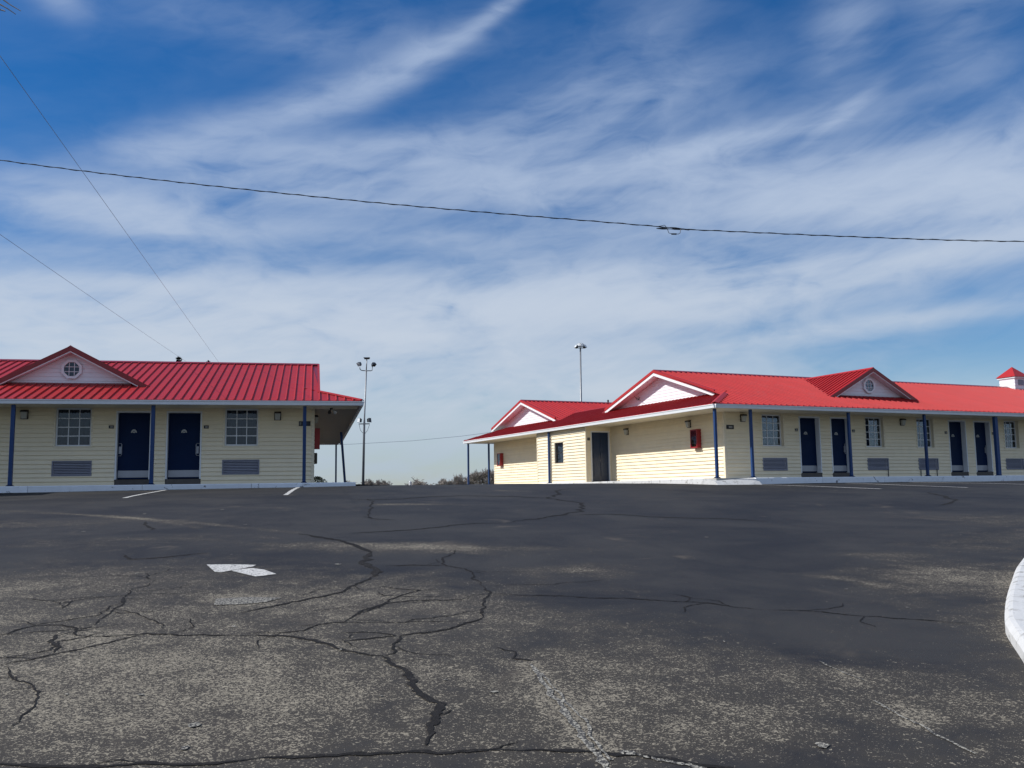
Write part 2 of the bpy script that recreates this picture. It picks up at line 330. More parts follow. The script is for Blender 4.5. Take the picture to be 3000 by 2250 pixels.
CRACKS = [[[[-1.94,7.08],[-1.74,7.07],[-1.47,6.93],[-1.27,6.69],[-1.07,6.54],[-0.91,6.47]],0.046],[[[-0.91,6.47],[-0.85,6.37],[-0.71,6.11],[-0.63,5.87],[-0.56,5.58],[-0.48,5.44],[-0.42,5.39],[-0.44,5.22],[-0.46,5.02],[-0.45,4.73]],0.06],[[[-0.89,6.47],[-0.83,6.61],[-0.86,6.86],[-0.86,7.06]],0.025],[[[-0.86,7.06],[-0.67,7.17],[-0.45,7.38],[-0.27,7.7]],0.033],[[[-0.27,7.7],[-0.28,8.45],[-0.31,9.16]],0.026],[[[-0.31,9.16],[-0.45,10.02],[-0.55,10.26],[-0.75,10.44],[-0.85,11.06],[-0.69,12.01]],0.024],[[[-0.76,10.51],[-1.13,10.51],[-1.43,10.44]],0.043],[[[-3.12,13.55],[-2.61,13.01],[-2.3,12.62],[-1.89,11.82],[-1.75,11.5]],0.082],[[[-1.75,11.5],[-1.68,10.91],[-1.48,10.13],[-1.42,9.79]],0.089],[[[-1.42,9.79],[-1.53,9.37],[-1.61,8.89],[-1.87,8.54],[-2.07,8.23],[-2.2,8.04],[-2.29,7.9]],0.043],[[[-1.37,7.55],[-1.33,7.78],[-1.25,8.1],[-1.13,8.33],[-0.94,8.45],[-0.67,8.45],[-0.37,8.57]],0.029],[[[-1.33,7.78],[-1.16,8.21],[-1.05,8.7],[-0.9,8.97],[-1.14,9.05],[-1.35,9.24]],0.021],[[[-1.83,7.16],[-1.61,7.24],[-1.57,7.39],[-1.46,7.52],[-1.33,7.54]],0.021],[[[-1.35,7.15],[-1.17,7.2],[-1.04,7.17],[-0.89,7.06],[-1.13,6.95],[-1.28,6.87]],0.024],[[[-3.65,9.57],[-3.67,8.99],[-3.53,8.5],[-3.4,7.97],[-3.32,7.47],[-3.43,7.41]],0.016],[[[-3.55,8.59],[-3.47,8.34]],0.063],[[[-4.1,7.69],[-3.93,7.62],[-3.83,7.52],[-3.7,7.58],[-3.59,7.7],[-3.45,7.83],[-3.48,8.34]],0.017],[[[-3.88,7.13],[-3.85,7.34],[-3.79,7.46],[-3.58,7.48],[-3.43,7.38],[-3.19,7.07]],0.023],[[[-3.19,7.07],[-2.78,7.15],[-2.28,7.08],[-1.94,7.08]],0.026],[[[-3.52,6.48],[-3.27,6.67],[-3.3,6.82],[-3.34,6.92],[-3.18,7.05]],0.019],[[[-3.45,7.15],[-3.34,6.87],[-3.21,6.61]],0.055],[[[-3.42,6.3],[-3.27,6.43],[-3.18,6.57],[-3.07,6.68],[-2.94,6.86],[-2.77,7.12]],0.022],[[[-3.34,6.25],[-3.18,6.0],[-3.0,5.86],[-2.84,5.68],[-2.73,5.42],[-2.68,5.17],[-2.64,4.99]],0.016],[[[-2.51,4.52],[-2.42,4.52],[-1.92,4.48],[-1.6,4.5],[-1.24,4.58]],0.037],[[[-1.24,4.58],[-0.92,4.61],[-0.5,4.65],[-0.03,4.65]],0.044],[[[-0.03,4.65],[0.38,4.62],[0.56,4.57],[0.75,4.48],[0.89,4.41],[1.07,4.32]],0.043],[[[2.66,26.74],[1.56,25.95],[1.09,24.56],[0.95,22.51],[0.76,21.42],[1.08,20.55],[1.39,19.5],[1.37,18.3],[0.91,16.76],[0.41,15.93],[-0.03,15.37]],0.082],[[[0.9,16.66],[1.98,16.84],[3.18,16.26],[4.25,15.71]],0.065],[[[-0.26,8.77],[-0.03,8.7],[0.45,8.63],[0.98,8.52],[1.51,8.34],[1.91,8.08],[2.13,7.98]],0.022],[[[2.13,7.98],[2.55,7.92],[2.96,7.7],[3.37,7.49],[3.55,7.42]],0.022],[[[-2.39,13.54],[-1.99,13.77],[-1.51,14.06],[-1.05,14.53],[-0.03,15.28]],0.054],[[[-3.22,20.64],[-2.73,17.7],[-2.49,16.07]],0.023],[[[-2.63,16.07],[-2.49,16.07],[-1.95,15.47]],0.047],[[[-3.54,20.24],[-2.45,20.65],[-1.9,21.46],[-0.04,21.81],[0.71,21.41]],0.11],[[[10.48,23.57],[9.99,21.66],[9.49,20.15],[8.71,19.11]],0.084],[[[-6.13,15.62],[-5.51,14.21]],0.047],[[[-4.78,11.46],[-4.52,11.08],[-4.19,11.19],[-3.74,11.54]],0.038],[[[-3.93,10.02],[-3.77,9.68]],0.023],[[[-3.86,8.6],[-3.97,8.48],[-3.9,8.13]],0.016],[[[-0.03,6.37],[0.11,6.31]],0.029]]
crnd = random.Random(11)
def crack(pts, w, far, taper=True):
    fp = fractal([tuple(q) for q in pts], .07 if w < .035 else .07, crnd, (4 if w < .035 else 3) if not far else 3); n = len(fp)
    wd = [w*crnd.uniform(.5, 1.1)*(min(1, .25+5*min(i, n-1-i)/n) if taper else 1) for i in range(n)]
    ribbon('crack', fp, wd, 'tar', h=.004, jitter=.5 if w < .035 else .28, seg=.04 if not far else .12, parent=lot)
    return fp
for pts, w in CRACKS:
    far = pts[0][1] > 11; w = min(.075 if not far else .13, max(w*(1.0 if not far else 1.25), .014 if not far else .045))
    if math.dist(pts[0], pts[-1]) < .6: w = min(w, .04)
    fp = crack(pts, w, far)
    if not far:                                                     # hair cracks branching off
        for k in range(max(1, int(len(fp)/22))):
            a = fp[crnd.randrange(len(fp))]; ang = crnd.uniform(0, 6.283); L = crnd.uniform(.15, .6)*(a[1]/7)
            mid = (a[0]+math.cos(ang)*L*.5+crnd.uniform(-.05, .05), a[1]+math.sin(ang)*L*.5+crnd.uniform(-.05, .05))
            crack([a, mid, (a[0]+math.cos(ang+.3)*L, a[1]+math.sin(ang+.3)*L)], .012, False)
for a, b in (((-4.6, 8.6), (-2.9, 8.9)), ((-4.3, 7.0), (-3.1, 7.5)), ((-.2, 9.2), (.9, 9.5)), ((-.9, 7.5), (-.3, 8.0)), ((-1.7, 7.4), (-.4, 7.6)), ((-2.7, 7.3), (-3.6, 8.1)), ((-.6, 8.6), (-1.3, 8.9))):
    crack([a, ((a[0]+b[0])/2+crnd.uniform(-.1, .1), (a[1]+b[1])/2+crnd.uniform(-.15, .15)), b], .016, False)
# scuffed remains of old paint and scraped lines
for pts, wd in (([(.09, 6.22), (.19, 5.53), (.30, 5.04), (.38, 4.61), (.42, 4.3)], .05), ([(.16, 6.0), (.27, 5.4), (.37, 4.9), (.44, 4.5)], .022), ([(2.0, 6.3), (2.07, 5.97), (2.12, 5.84)], .016), ([(2.02, 5.41), (2.05, 5.12), (2.1, 4.9), (2.17, 4.56)], .02), ([(.5, 4.62), (.66, 4.5), (.85, 4.38), (1.0, 4.28)], .05)):
    ribbon('scrape_mark', fractal(pts, .05, random.Random(4), 3), [wd*random.uniform(.5, .95) for _ in fractal(pts, .05, random.Random(4), 3)], 'chip', h=.004, jitter=.6, seg=.05, parent=lot)
def at_edge(): return [(-2.70, 8.52), (-2.42, 8.60), (-2.12, 8.56), (-2.20, 8.36), (-2.42, 8.24), (-2.62, 8.22)]
# painted stall lines, worn arrow, chips of paint
for pts in ([(-9.18, 22.0), (-9.95, 26.75)], [(-5.46, 22.35), (-6.38, 27.75)], [(7.92, 31.0), (10.2, 25.9)], [(10.98, 32.25), (12.7, 26.1)], [(13.6, 33.5), (15.6, 27.6)]):
    ribbon('stall_line', pts, [.11, .11], 'line_paint', h=.006, jitter=.12, seg=.12, parent=lot)
def patch(name, pts, mat, h=.006):
    m = Mesh(); m.poly([(x, y, sheet_z(x, y)+h) for x, y in pts]); return m.obj(name, mat, lot, fix=False)
patch('arrow_paint', [(-3.46, 10.57), (-3.3, 10.575), (-3.08, 10.55), (-2.88, 10.50), (-2.89, 10.38), (-3.0, 10.22), (-3.12, 10.02), (-3.2, 10.05)], 'line_paint')
patch('old_paint', at_edge(), 'chip', h=.005)
patch('arrow_paint', [(-3.04, 10.11), (-2.99, 10.21), (-2.86, 10.28), (-2.70, 10.16), (-2.5, 9.88), (-2.6, 9.78), (-2.68, 9.73)], 'line_paint')
def fleck(x, y, rx, ry, n=9, mat='chip'):
    rr = random.Random(int(x*1000)); return patch('paint_fleck', [(x+rx*math.cos(t)*rr.uniform(.65, 1.2), y+ry*math.sin(t)*rr.uniform(.65, 1.2)) for t in [2*math.pi*k/n for k in range(n)]], mat)
for x, y, rx, ry in [(-1.70, 5.06, .035, .04), (-1.63, 4.72, .022, .03), (-.13, 5.6, .026, .022), (1.48, 4.68, .035, .04), (-1.98, 10.54, .05, .05), (-2.2, 5.6, .02, .02)]: fleck(x, y, rx, ry)
rr = random.Random(5)
for k in range(22):
    y = rr.uniform(5.5, 18)**1.0; x = rr.uniform(-.55, .45)*y
    if rr.random() < .55: x = -abs(x)
    fleck(x+rr.uniform(-.2, .2), y, rr.uniform(.008, .02)*(y/8), rr.uniform(.008, .03)*(y/7), 6)

# ---------------------------------------------------------------- building kit (local frame: x along the front, y into the building, z up from the slab)
LAP = .132
def rects(a0, a1, z0, z1, holes):
    zs = sorted({z0, z1, *[min(max(h[2], z0), z1) for h in holes], *[min(max(h[3], z0), z1) for h in holes]}); out = []
    for lo, hi in zip(zs[:-1], zs[1:]):
        if hi-lo < 1e-4: continue
        mid = (lo+hi)/2; hs = sorted([(h[0], h[1]) for h in holes if h[2] < mid < h[3]]); cur = a0
        for x0, x1 in hs:
            if x0 > cur+1e-3: out.append((cur, min(x0, a1), lo, hi))
            cur = max(cur, x1)
        if cur < a1-1e-3: out.append((cur, a1, lo, hi))
    return out
def lap_profile(z0, z1, lap=LAP, d0=.004, d1=.042):
    pts = []; k = math.floor(z0/lap+1e-6); z = z0
    while z < z1-1e-5:
        top = min((k+1)*lap, z1); f0 = (z-k*lap)/lap; f1 = (top-k*lap)/lap
        pts += [(d1+(d0-d1)*f0, z), (d1+(d0-d1)*f1, top-(.003 if f1 > .99 else 0))]; z = top; k += 1
    return pts
def siding_panel(F, a0, a1, z0, z1, mat, parent, ends=None, lap=LAP):
    pr = lap_profile(z0, z1, lap, d1=.018 if mat == 'white_vinyl' else .042); m = Mesh(); e = ends or (lambda z: (a0, a1))
    ring = [(0.0, z0)] + pr + [(0.0, z1)]
    m.prism([F(e(z)[0], d, z) for d, z in ring], [F(e(z)[1], d, z) for d, z in ring])
    o = m.obj('siding_panel', mat, parent); o.data.name = 'siding_panel'; return o
def make_wall(root, F, a0, a1, z0, z1, holes, mat='cream_vinyl', thick=.15, label=None, maxlen=3.8):
    core = Mesh()
    def bx(m, A0, A1, D0, D1, Z0, Z1):
        m.hexa([F(A0, D0, Z0), F(A1, D0, Z0), F(A1, D1, Z0), F(A0, D1, Z0), F(A0, D0, Z1), F(A1, D0, Z1), F(A1, D1, Z1), F(A0, D1, Z1)])
    for r_ in rects(a0, a1, z0, z1, holes): bx(core, r_[0], r_[1], -thick, 0, r_[2], r_[3])
    wall = core.obj('wall', 'cream_trim', root, label=label)
    k0, k1 = math.floor(z0/(2*LAP)), math.ceil(z1/(2*LAP))
    for k in range(k0, k1):
        lo, hi = max(z0, k*2*LAP), min(z1, (k+1)*2*LAP)
        if hi-lo < .02: continue
        for r_ in rects(a0, a1, lo, hi, holes):
            n = max(1, math.ceil((r_[1]-r_[0])/maxlen)); off = (.4*(k % 3)-.4) if n > 1 else 0
            cuts = [r_[0]] + [r_[0]+(r_[1]-r_[0])*i/n+off for i in range(1, n)] + [r_[1]]
            for c0, c1 in zip(cuts[:-1], cuts[1:]): siding_panel(F, c0+.002, c1-.002, r_[2], r_[3], mat, wall)
    return wall
def fbox(F, A0, A1, D0, D1, Z0, Z1, m=None):
    m = m or Mesh(); return m.hexa([F(A0, D0, Z0), F(A1, D0, Z0), F(A1, D1, Z0), F(A0, D1, Z0), F(A0, D0, Z1), F(A1, D0, Z1), F(A1, D1, Z1), F(A0, D1, Z1)])
def window(root, F, a0, a1, z0, z1, cols=3, rows=4, curtain='full', recess=.10, trim='cream_trim', pane_mat='window_glass', sash='white_trim'):
    m = Mesh(); t = .05                                   # casing proud of the siding, sash set back
    for b in ((a0-t, a1+t, z1, z1+t), (a0-t, a1+t, z0-t, z0), (a0-t, a0, z0, z1), (a1, a1+t, z0, z1)): fbox(F, b[0], b[1], 0, .032, b[2], b[3], m)
    win = m.obj('window', trim, root)
    s = Mesh(); f = .045
    for b in ((a0, a1, z1-f, z1), (a0, a1, z0, z0+f), (a0, a0+f, z0+f, z1-f), (a1-f, a1, z0+f, z1-f)): fbox(F, b[0], b[1], -recess-.03, -recess+.012, b[2], b[3], s)
    s.obj('window_frame', sash, win)
    A0, A1, Z0, Z1 = a0+f, a1-f, z0+f, z1-f; cw, rh = (A1-A0)/cols, (Z1-Z0)/rows; g_ = .013
    mu = Mesh()
    for i in range(1, cols): fbox(F, A0+cw*i-g_, A0+cw*i+g_, -recess-.012, -recess+.006, Z0, Z1, mu)
    for j in range(1, rows): fbox(F, A0, A1, -recess-.010, -recess+.008, Z0+rh*j-g_, Z0+rh*j+g_, mu)
    mu.obj('glazing_bars', sash, win)
    for i in range(cols):
        for j in range(rows):
            gap = g_ if cols > 1 else 0
            fbox(F, A0+cw*i+gap, A0+cw*(i+1)-gap, -recess-.006, -recess-.002, Z0+rh*j+gap, Z0+rh*(j+1)-gap).obj('window_pane', pane_mat, win)
    back = Mesh(); fbox(F, a0-.3, a1+.3, -.66, -.64, z0-.3, z1+.3, back); back.obj('room_shade', 'interior', win)
    def drape(x0, x1, mat, top=z1):
        c = Mesh(); n = max(6, int((x1-x0)/.025)); prev = None
        for k in range(n+1):
            x = x0+(x1-x0)*k/n; d = -recess-.11+.014*math.sin(k*1.25)+.006*math.sin(k*.41); q = (F(x, d, z0-.05), F(x, d, top))
            if prev: c.poly([prev[0], q[0], q[1], prev[1]])
            prev = q
        c.obj('curtain', mat, win, smooth=True, fix=False)
    if curtain == 'full': drape(a0-.02, a1+.02, 'curtain_cloth')
    elif curtain == 'parted': drape(a0-.02, a0+.26, 'sheer_cloth'); drape(a1-.42, a1-.18, 'sheer_cloth')
    elif curtain == 'left': drape(a0-.02, a0+.62, 'sheer_cloth')
    elif curtain == 'dim': drape(a0+.12, a1-.25, 'curtain_cloth')
    return win
def ac_grille(root, F, a0, a1, z0, z1):
    m = Mesh(); t = .035
    for b in ((a0-t, a1+t, z1, z1+t), (a0-t, a1+t, z0-t, z0), (a0-t, a0, z0, z1), (a1, a1+t, z0, z1)): fbox(F, b[0], b[1], -.01, .045, b[2], b[3], m)
    o = m.obj('air_conditioner', 'grille_metal', root)
    fbox(F, a0, a1, -.10, -.08, z0, z1).obj('air_conditioner_core', 'dark_recess', o)
    n = 8; h = (z1-z0)/n
    for k in range(n):
        z = z0+h*(k+.5); q = Mesh(); ring = [(-.02, z+.012), (.030, z-.016), (.034, z-.001), (-.016, z+.018)]
        q.prism([F(a0, d, zz) for d, zz in ring], [F(a1, d, zz) for d, zz in ring]); q.obj('louvre', 'louvre_metal', o)
    return o
def room_door(root, F, a0, a1, hinge, recess=.16, ztop=2.21, zb=.18, panels=False, paint='navy_paint'):
    # leaf, steel frame, header panel, step, kick plate, pull handle, small house mark
    leaf = Mesh(); w = .045; L0, L1 = a0+w, a1-w
    fbox(F, L0, L1, -recess-.045, -recess, zb+.015, ztop-.012, leaf); d = leaf.obj('door', paint, root)
    fr = Mesh()
    fbox(F, a0, L0, -recess-.06, .03, zb-.0, ztop, fr); fbox(F, L1, a1, -recess-.06, .03, zb-.0, ztop, fr); fbox(F, a0, a1, -recess-.06, .03, ztop, ztop+.05, fr)
    fr.obj('door_frame', 'white_trim', d)
    if not panels:
        fbox(F, a0-.06, a1+.06, 0, .022, ztop+.05, 2.385).obj('door_header', 'cream_trim', d)
        fbox(F, a0, a1, -recess-.06, .012, 0.0, zb-.004).obj('door_step', 'step_concrete', d)
        fbox(F, L0+.02, L1-.02, -recess, -recess+.006, zb+.06, zb+.27).obj('kick_plate', 'alu', d)
        x = L0+.075 if hinge == 'R' else L1-.075; sgn = 1 if hinge == 'R' else -1
        hm = Mesh(); D = -recess
        hm.tube([F(x-.05*sgn, D, 1.27), F(x+.03*sgn, D+.06, 1.27), F(x+.045*sgn, D+.065, 1.24), F(x+.045*sgn, D+.065, .94), F(x+.03*sgn, D+.06, .90), F(x-.05*sgn, D, .90)], .012, 6)
        fbox(F, x-.045, x+.025, D, D+.03, .96, 1.18, hm); hm.obj('door_handle', 'alu', d)
        cx = (L0+L1)/2-.02; cz = 1.645; mk = Mesh(); n = 10                    # small pale arched mark
        outer = [(cx+.085*math.cos(t), cz-.04+.105*math.sin(t)) for t in [math.pi*k/n for k in range(n+1)]]
        inner = [(cx+.045*math.cos(t), cz-.04+.055*math.sin(t)) for t in [math.pi*k/n for k in range(n+1)]]
        for k in range(n):
            q = [outer[k], outer[k+1], inner[k+1], inner[k]]
            mk.prism([F(x_, D+.001, z_) for x_, z_ in q], [F(x_, D+.005, z_) for x_, z_ in q])
        fbox(F, cx-.028, cx+.028, D+.001, D+.005, cz-.045, cz-.005, mk); mk.obj('door_mark', 'pale_print', d)
    else:
        pm = Mesh(); cw = (L1-L0)
        for (u0, u1) in ((.14, .46), (.54, .86)):
            for (v0, v1) in ((.10, .40), (.47, .62), (.68, .93)):
                A0, A1, Z0, Z1 = L0+cw*u0, L0+cw*u1, zb+2.0*v0, zb+2.0*v1
                fbox(F, A0, A1, -recess, -recess+.02, Z0, Z1, pm)
        pm.obj('door_panels', paint, d)
        km = Mesh(); km.tube([F(L0+.07, -recess, .98), F(L0+.07, -recess+.06, .98)], [.012, .026], 8); km.obj('door_knob', 'black_plastic', d)
    return d
def roof_strips(roof, P0, e, s, n, t0, t1, lo, hi, step=.25, rib=.038, thick=.012, mat='red_metal', name='roof_panel', phase=0.0):
    P0, e, s, n = map(Vector, (P0, e, s, n)); cnt = 0
    t = t0 + phase
    if phase: t -= step
    while t < t1-1e-4:
        a, b = max(t, t0), min(t+step, t1); t += step
        if b-a < .01: continue
        l0, l1, h0, h1 = lo(a), lo(b), hi(a), hi(b)
        if h0-l0 < .01 and h1-l1 < .01: continue
        h0, h1 = max(h0, l0+.001), max(h1, l1+.001)
        def pt(tt, ss, nn): return P0 + e*tt + s*ss + n*nn
        g2 = .0015; m = Mesh()
        m.hexa([pt(a, l0, 0), pt(b-g2, l1, 0), pt(b-g2, h1, 0), pt(a, h0, 0), pt(a, l0, thick), pt(b-g2, l1, thick), pt(b-g2, h1, thick), pt(a, h0, thick)])
        w0, w1 = .022, .011; f = min(1, (.05)/(b-a+1e-6)); lr, hr = l0+(l1-l0)*f, h0+(h1-h0)*f
        if h0-l0 > .02:
            m.prism([pt(a, l0-.004, thick), pt(a+.008, l0-.004, thick+rib), pt(a+.026, lr-.004, thick+rib), pt(a+.042, lr-.004, thick)],
                    [pt(a, h0, thick), pt(a+.008, h0, thick+rib), pt(a+.026, hr, thick+rib), pt(a+.042, hr, thick)])
        m.obj(name, mat, roof); cnt += 1
    return cnt
def cap(roof, A, B, n1, n2, w=.13, mat='red_metal', name='ridge_cap', lift=.05):
    # folded cap along an edge from A to B; n1, n2 = downhill directions each side
    A, B, n1, n2 = map(Vector, (A, B, n1, n2)); u = Vector((0, 0, 1)); m = Mesh()
    ring = lambda P: [P+n1*w+u*lift*.75, P+u*lift*1.15, P+n2*w+u*lift*.75, P+n2*w+u*(lift*.75-.012), P+u*(lift*1.15-.02), P+n1*w+u*(lift*.75-.012)]
    m.prism(ring(A), ring(B)); return m.obj(name, mat, roof)
def post(root, x, y, z1, lean=0.0, size=.075, z0=0.0, double=False):
    m = Mesh(); h = size/2
    m.hexa([(x+lean-h, y-h, z0), (x+lean+h, y-h, z0), (x+lean+h, y+h, z0), (x+lean-h, y+h, z0), (x-h, y-h, z1), (x+h, y-h, z1), (x+h, y+h, z1), (x-h, y+h, z1)])
    if double: m.box(x+.06, x+.14, y-.03, y+.04, z0, z1)
    o = m.obj('post', 'post_blue', root)
    b = Mesh(); b.prism([(x+lean+sx*.10, y+sy*.10, z0) for sx, sy in ((-1, -1), (1, -1), (1, 1), (-1, 1))], [(x+lean+sx*.045, y+sy*.045, z0+.05) for sx, sy in ((-1, -1), (1, -1), (1, 1), (-1, 1))])
    b.obj('post_base', 'navy_paint', o); return o
def octagon_window(root, cx, y, cz):
    def ring(r_): return [(cx+r_*math.cos(R(22.5+45*k)), cz+r_*math.sin(R(22.5+45*k))) for k in range(8)]
    m = Mesh(); o_, i_ = ring(.315), ring(.235)
    for k in range(8):
        q = [o_[k], o_[(k+1) % 8], i_[(k+1) % 8], i_[k]]; m.prism([(a, y, z) for a, z in q], [(a, y-.05, z) for a, z in q])
    w = m.obj('octagonal_window', 'white_trim', root)
    return w
def octagon_parts(root, cx, y, cz):
    w = octagon_window(root, cx, y, cz)
    def ring(r_): return [(cx+r_*math.cos(R(22.5+45*k)), cz+r_*math.sin(R(22.5+45*k))) for k in range(8)]
    p = Mesh(); p.prism([(a, y-.012, z) for a, z in ring(.236)], [(a, y-.016, z) for a, z in ring(.236)]); p.obj('octagonal_pane', 'window_glass', root)
    b = Mesh(); b.prism([(a, y+.001, z) for a, z in ring(.24)], [(a, y-.004, z) for a, z in ring(.24)]); b.obj('attic_shade', 'curtain_cloth', root)
    g3 = Mesh()
    for t in (-.075, .075): g3.box(cx+t-.008, cx+t+.008, y-.028, y-.017, cz-.21, cz+.21)
    for t in (-.075, .075): g3.box(cx-.21, cx+.21, y-.030, y-.018, cz+t-.008, cz+t+.008)
    g3.obj('octagonal_glazing_bars', 'white_trim', root)
# shared roof numbers
WG, M_ = 1.45, .31; ZG = 2.467; QR = 4.79; ZR = ZG + M_*(QR+WG); TH = math.atan(M_); SL = 1/math.cos(TH)
def dormer(root, cx, qf, zr, half_h_slope=.532):
    k = half_h_slope; zroof = lambda q: ZG + M_*(q+WG); qend = -WG + (zr-ZG)/M_
    d = Mesh(); face = qf+.27; zb = zroof(face)-.03
    top = zr-.15; hb = (top-zb)/k                    # white triangular face with siding boards
    d.prism([(cx-hb, face+.03, zb), (cx+hb, face+.03, zb), (cx, face+.03, top)], [(cx-hb, face+.2, zb), (cx+hb, face+.2, zb), (cx, face+.2, top)])
    dm = d.obj('dormer', 'white_vinyl', root)
    F = lambda a, dd, z: (a, face+.03-dd, z); z = zb; lap = .13
    while z < top-.05:
        z2 = min(z+2*lap, top-.01)
        siding_panel(F, 0, 0, z, z2, 'white_vinyl', dm, ends=lambda zz: (cx-max(.01, (top-zz)/k), cx+max(.01, (top-zz)/k)), lap=lap); z = z2
    octagon_parts(dm, cx, face-.005, zr-.66)
    for sg in (-1, 1):
        sv = Vector((sg*1, 0, -k)).normalized(); nv = Vector((sg*k, 0, 1)).normalized(); L = lambda q: max(0, (zr-zroof(q))/k)*math.sqrt(1+k*k)+.03
        roof_strips(dm, (cx, qf, zr-.012), (0, 1, 0), sv, nv, 0, qend-qf, lambda t: 0.0, lambda t: L(qf+t), step=.25)
        # dark red rake trim, then thin white edge, then white soffit up to the face
        h0 = (zr-zroof(qf))/k; A = Vector((cx, qf, zr)); B = Vector((cx+sg*(h0+.02), qf, zr-k*(h0+.02)))
        rk = Mesh(); o1, o2 = Vector((0, -.035, .035)), Vector((0, -.035, -.125)); i1, i2 = Vector((0, .02, .035)), Vector((0, .02, -.125))
        rk.hexa([A+o2, B+o2, B+i2, A+i2, A+o1, B+o1, B+i1, A+i1]); rk.obj('rake_trim', 'red_trim', dm)
        wt = Mesh(); B2 = Vector((cx+sg*(h0-.24), qf, zr-k*(h0-.24))); o1, o2, i1, i2 = Vector((0, -.02, -.127)), Vector((0, -.02, -.16)), Vector((0, .02, -.127)), Vector((0, .02, -.16))
        wt.hexa([A+o2, B2+o2, B2+i2, A+i2, A+o1, B2+o1, B2+i1, A+i1]); wt.obj('rake_edge', 'white_trim', dm)
        sf = Mesh(); o1, o2, i1, i2 = Vector((0, .02, -.125)), Vector((0, .02, -.14)), Vector((0, .32, -.125)), Vector((0, .32, -.14))
        sf.hexa([A+o2, B2+o2, B2+i2, A+i2, A+o1, B2+o1, B2+i1, A+i1]); sf.obj('rake_soffit', 'white_vinyl', dm)
    cap(dm, (cx, qf-.03, zr), (cx, qend+.2, zr), (-1, 0, -k), (1, 0, -k), w=.10, lift=.045)
    fl = Mesh(); hb2 = hb+.1; fl.hexa([(cx-hb2, face-.06, zroof(face-.06)+.012), (cx+hb2, face-.06, zroof(face-.06)+.012), (cx+hb2, face+.04, zroof(face+.04)+.012), (cx-hb2, face+.04, zroof(face+.04)+.012),
        (cx-hb2, face-.06, zroof(face-.06)+.05), (cx+hb2, face-.06, zroof(face-.06)+.05), (cx+hb2, face+.04, zroof(face+.04)+.06), (cx-hb2, face+.04, zroof(face+.04)+.06)])
    fl.obj('flashing', 'red_trim', dm)
    return dm
def gutter(root, pts, drop=.125, out=(0, 0), mat='white_trim'):
    # K-style gutter run between two outer corner points; out = outward direction
    (x0, y0), (x1, y1) = pts; ox, oy = out; m = Mesh(); z = ZG-.012
    prof = [(-.04, z), (.075, z), (.075, z-.02), (.055, z-.045), (.04, z-drop), (-.04, z-drop)]
    m.prism([(x0+ox*a, y0+oy*a, zz) for a, zz in prof], [(x1+ox*a, y1+oy*a, zz) for a, zz in prof])
    return m.obj('gutter', mat, root)
F_front = lambda a, d, z: (a, -d, z)

# ---------------------------------------------------------------- motel on the right
SLAB = 1.95
def shell(root, boxes):
    m = Mesh()
    for b in boxes: m.box(*b)
    return m.obj('inner_walls', 'interior', root)
RB = thing('motel_building', 'right motel block with two white side gables, cream siding and red metal roof', 'motel building', (7.456, 32.655, SLAB), .4278, 'single storey motel blocks')
AEND = 26.0
doorsR = [(3.36, 4.36, 'R'), (4.86, 5.82, 'L'), (11.02, 12.02, 'R'), (12.46, 13.44, 'L')]
winsR = [(1.66, 2.62, 'dim'), (6.60, 7.52, 'parted'), (9.28, 10.18, 'left'), (14.27, 15.12, 'dim'), (17.2, 18.15, 'full')]
acR = [(1.66, 2.69), (6.64, 7.64), (9.30, 10.30), (14.26, 15.26), (17.2, 18.2)]
doorsR += [(19.0, 20.0, 'R'), (20.5, 21.5, 'L')]
WT = 2.375
holes = [(a, b, 0, 2.26) for a, b, _ in doorsR] + [(a, b, 1.15, 2.30) for a, b, _ in winsR] + [(a, b, .30, .69) for a, b in acR]
make_wall(RB, F_front, 0, AEND, 0, WT, holes, label='long front wall with doors and windows')
for a, b, hg in doorsR: room_door(RB, F_front, a, b, hg, recess=.185)
for a, b, c in winsR: window(RB, F_front, a, b, 1.15, 2.30, curtain=c, recess=.12)
for a, b in acR: ac_grille(RB, F_front, a, b, .30, .69)
# side wall (faces -x), far side wall, and the bump-out between them
F_side = lambda q, d, z: (-d, q, z)
QJ, QK, AJ, QE = 7.83, 12.5, -1.22, 20.4
make_wall(RB, F_side, 0, QJ, 0, WT, [], label='near side wall facing the drive', maxlen=4.2)
make_wall(RB, F_side, QK, QE, 0, WT, [], label='far side wall beyond the bump-out', maxlen=4.2)
F_jut = lambda q, d, z: (AJ-d, q, z)
make_wall(RB, F_jut, QJ, QK, 0, 2.42, [(9.86, 10.70, .88, 1.80)], label='sunlit face of the bump-out', maxlen=4.8)
window(RB, F_jut, 9.86, 10.70, .88, 1.80, cols=1, rows=2, curtain='dim', recess=.05, trim='cream_trim', sash='bronze')
F_jd = lambda a, d, z: (a, QJ-d, z)
make_wall(RB, F_jd, AJ+.0, -.0, 0, WT, [(-1.0, -.08, 0, 2.16)], label='front of the bump-out with its door')
room_door(RB, F_jd, -1.0, -.08, 'R', recess=.04, ztop=2.11, zb=.04, panels=True, paint='slate_blue_paint')
m = Mesh(); m.box(AJ-.035, AJ+.06, QJ-.035, QJ+.06, 0, WT); m.obj('corner_trim', 'cream_trim', RB)
m = Mesh(); m.box(AJ-.035, AJ+.05, QK-.05, QK+.03, 0, WT); m.obj('corner_trim', 'cream_trim', RB)
m = Mesh(); m.box(-.035, .06, -.035, .06, 0, WT+.01); m.obj('corner_trim', 'cream_trim', RB)
m = Mesh(); m.box(-.035, .06, QE-.06, QE+.035, 0, WT+.01); m.obj('corner_trim', 'cream_trim', RB)
m = Mesh(); m.box(AJ+.15, -.0, QJ+.9, QK-.05, 0, WT); m.obj('inner_walls', 'interior', RB)
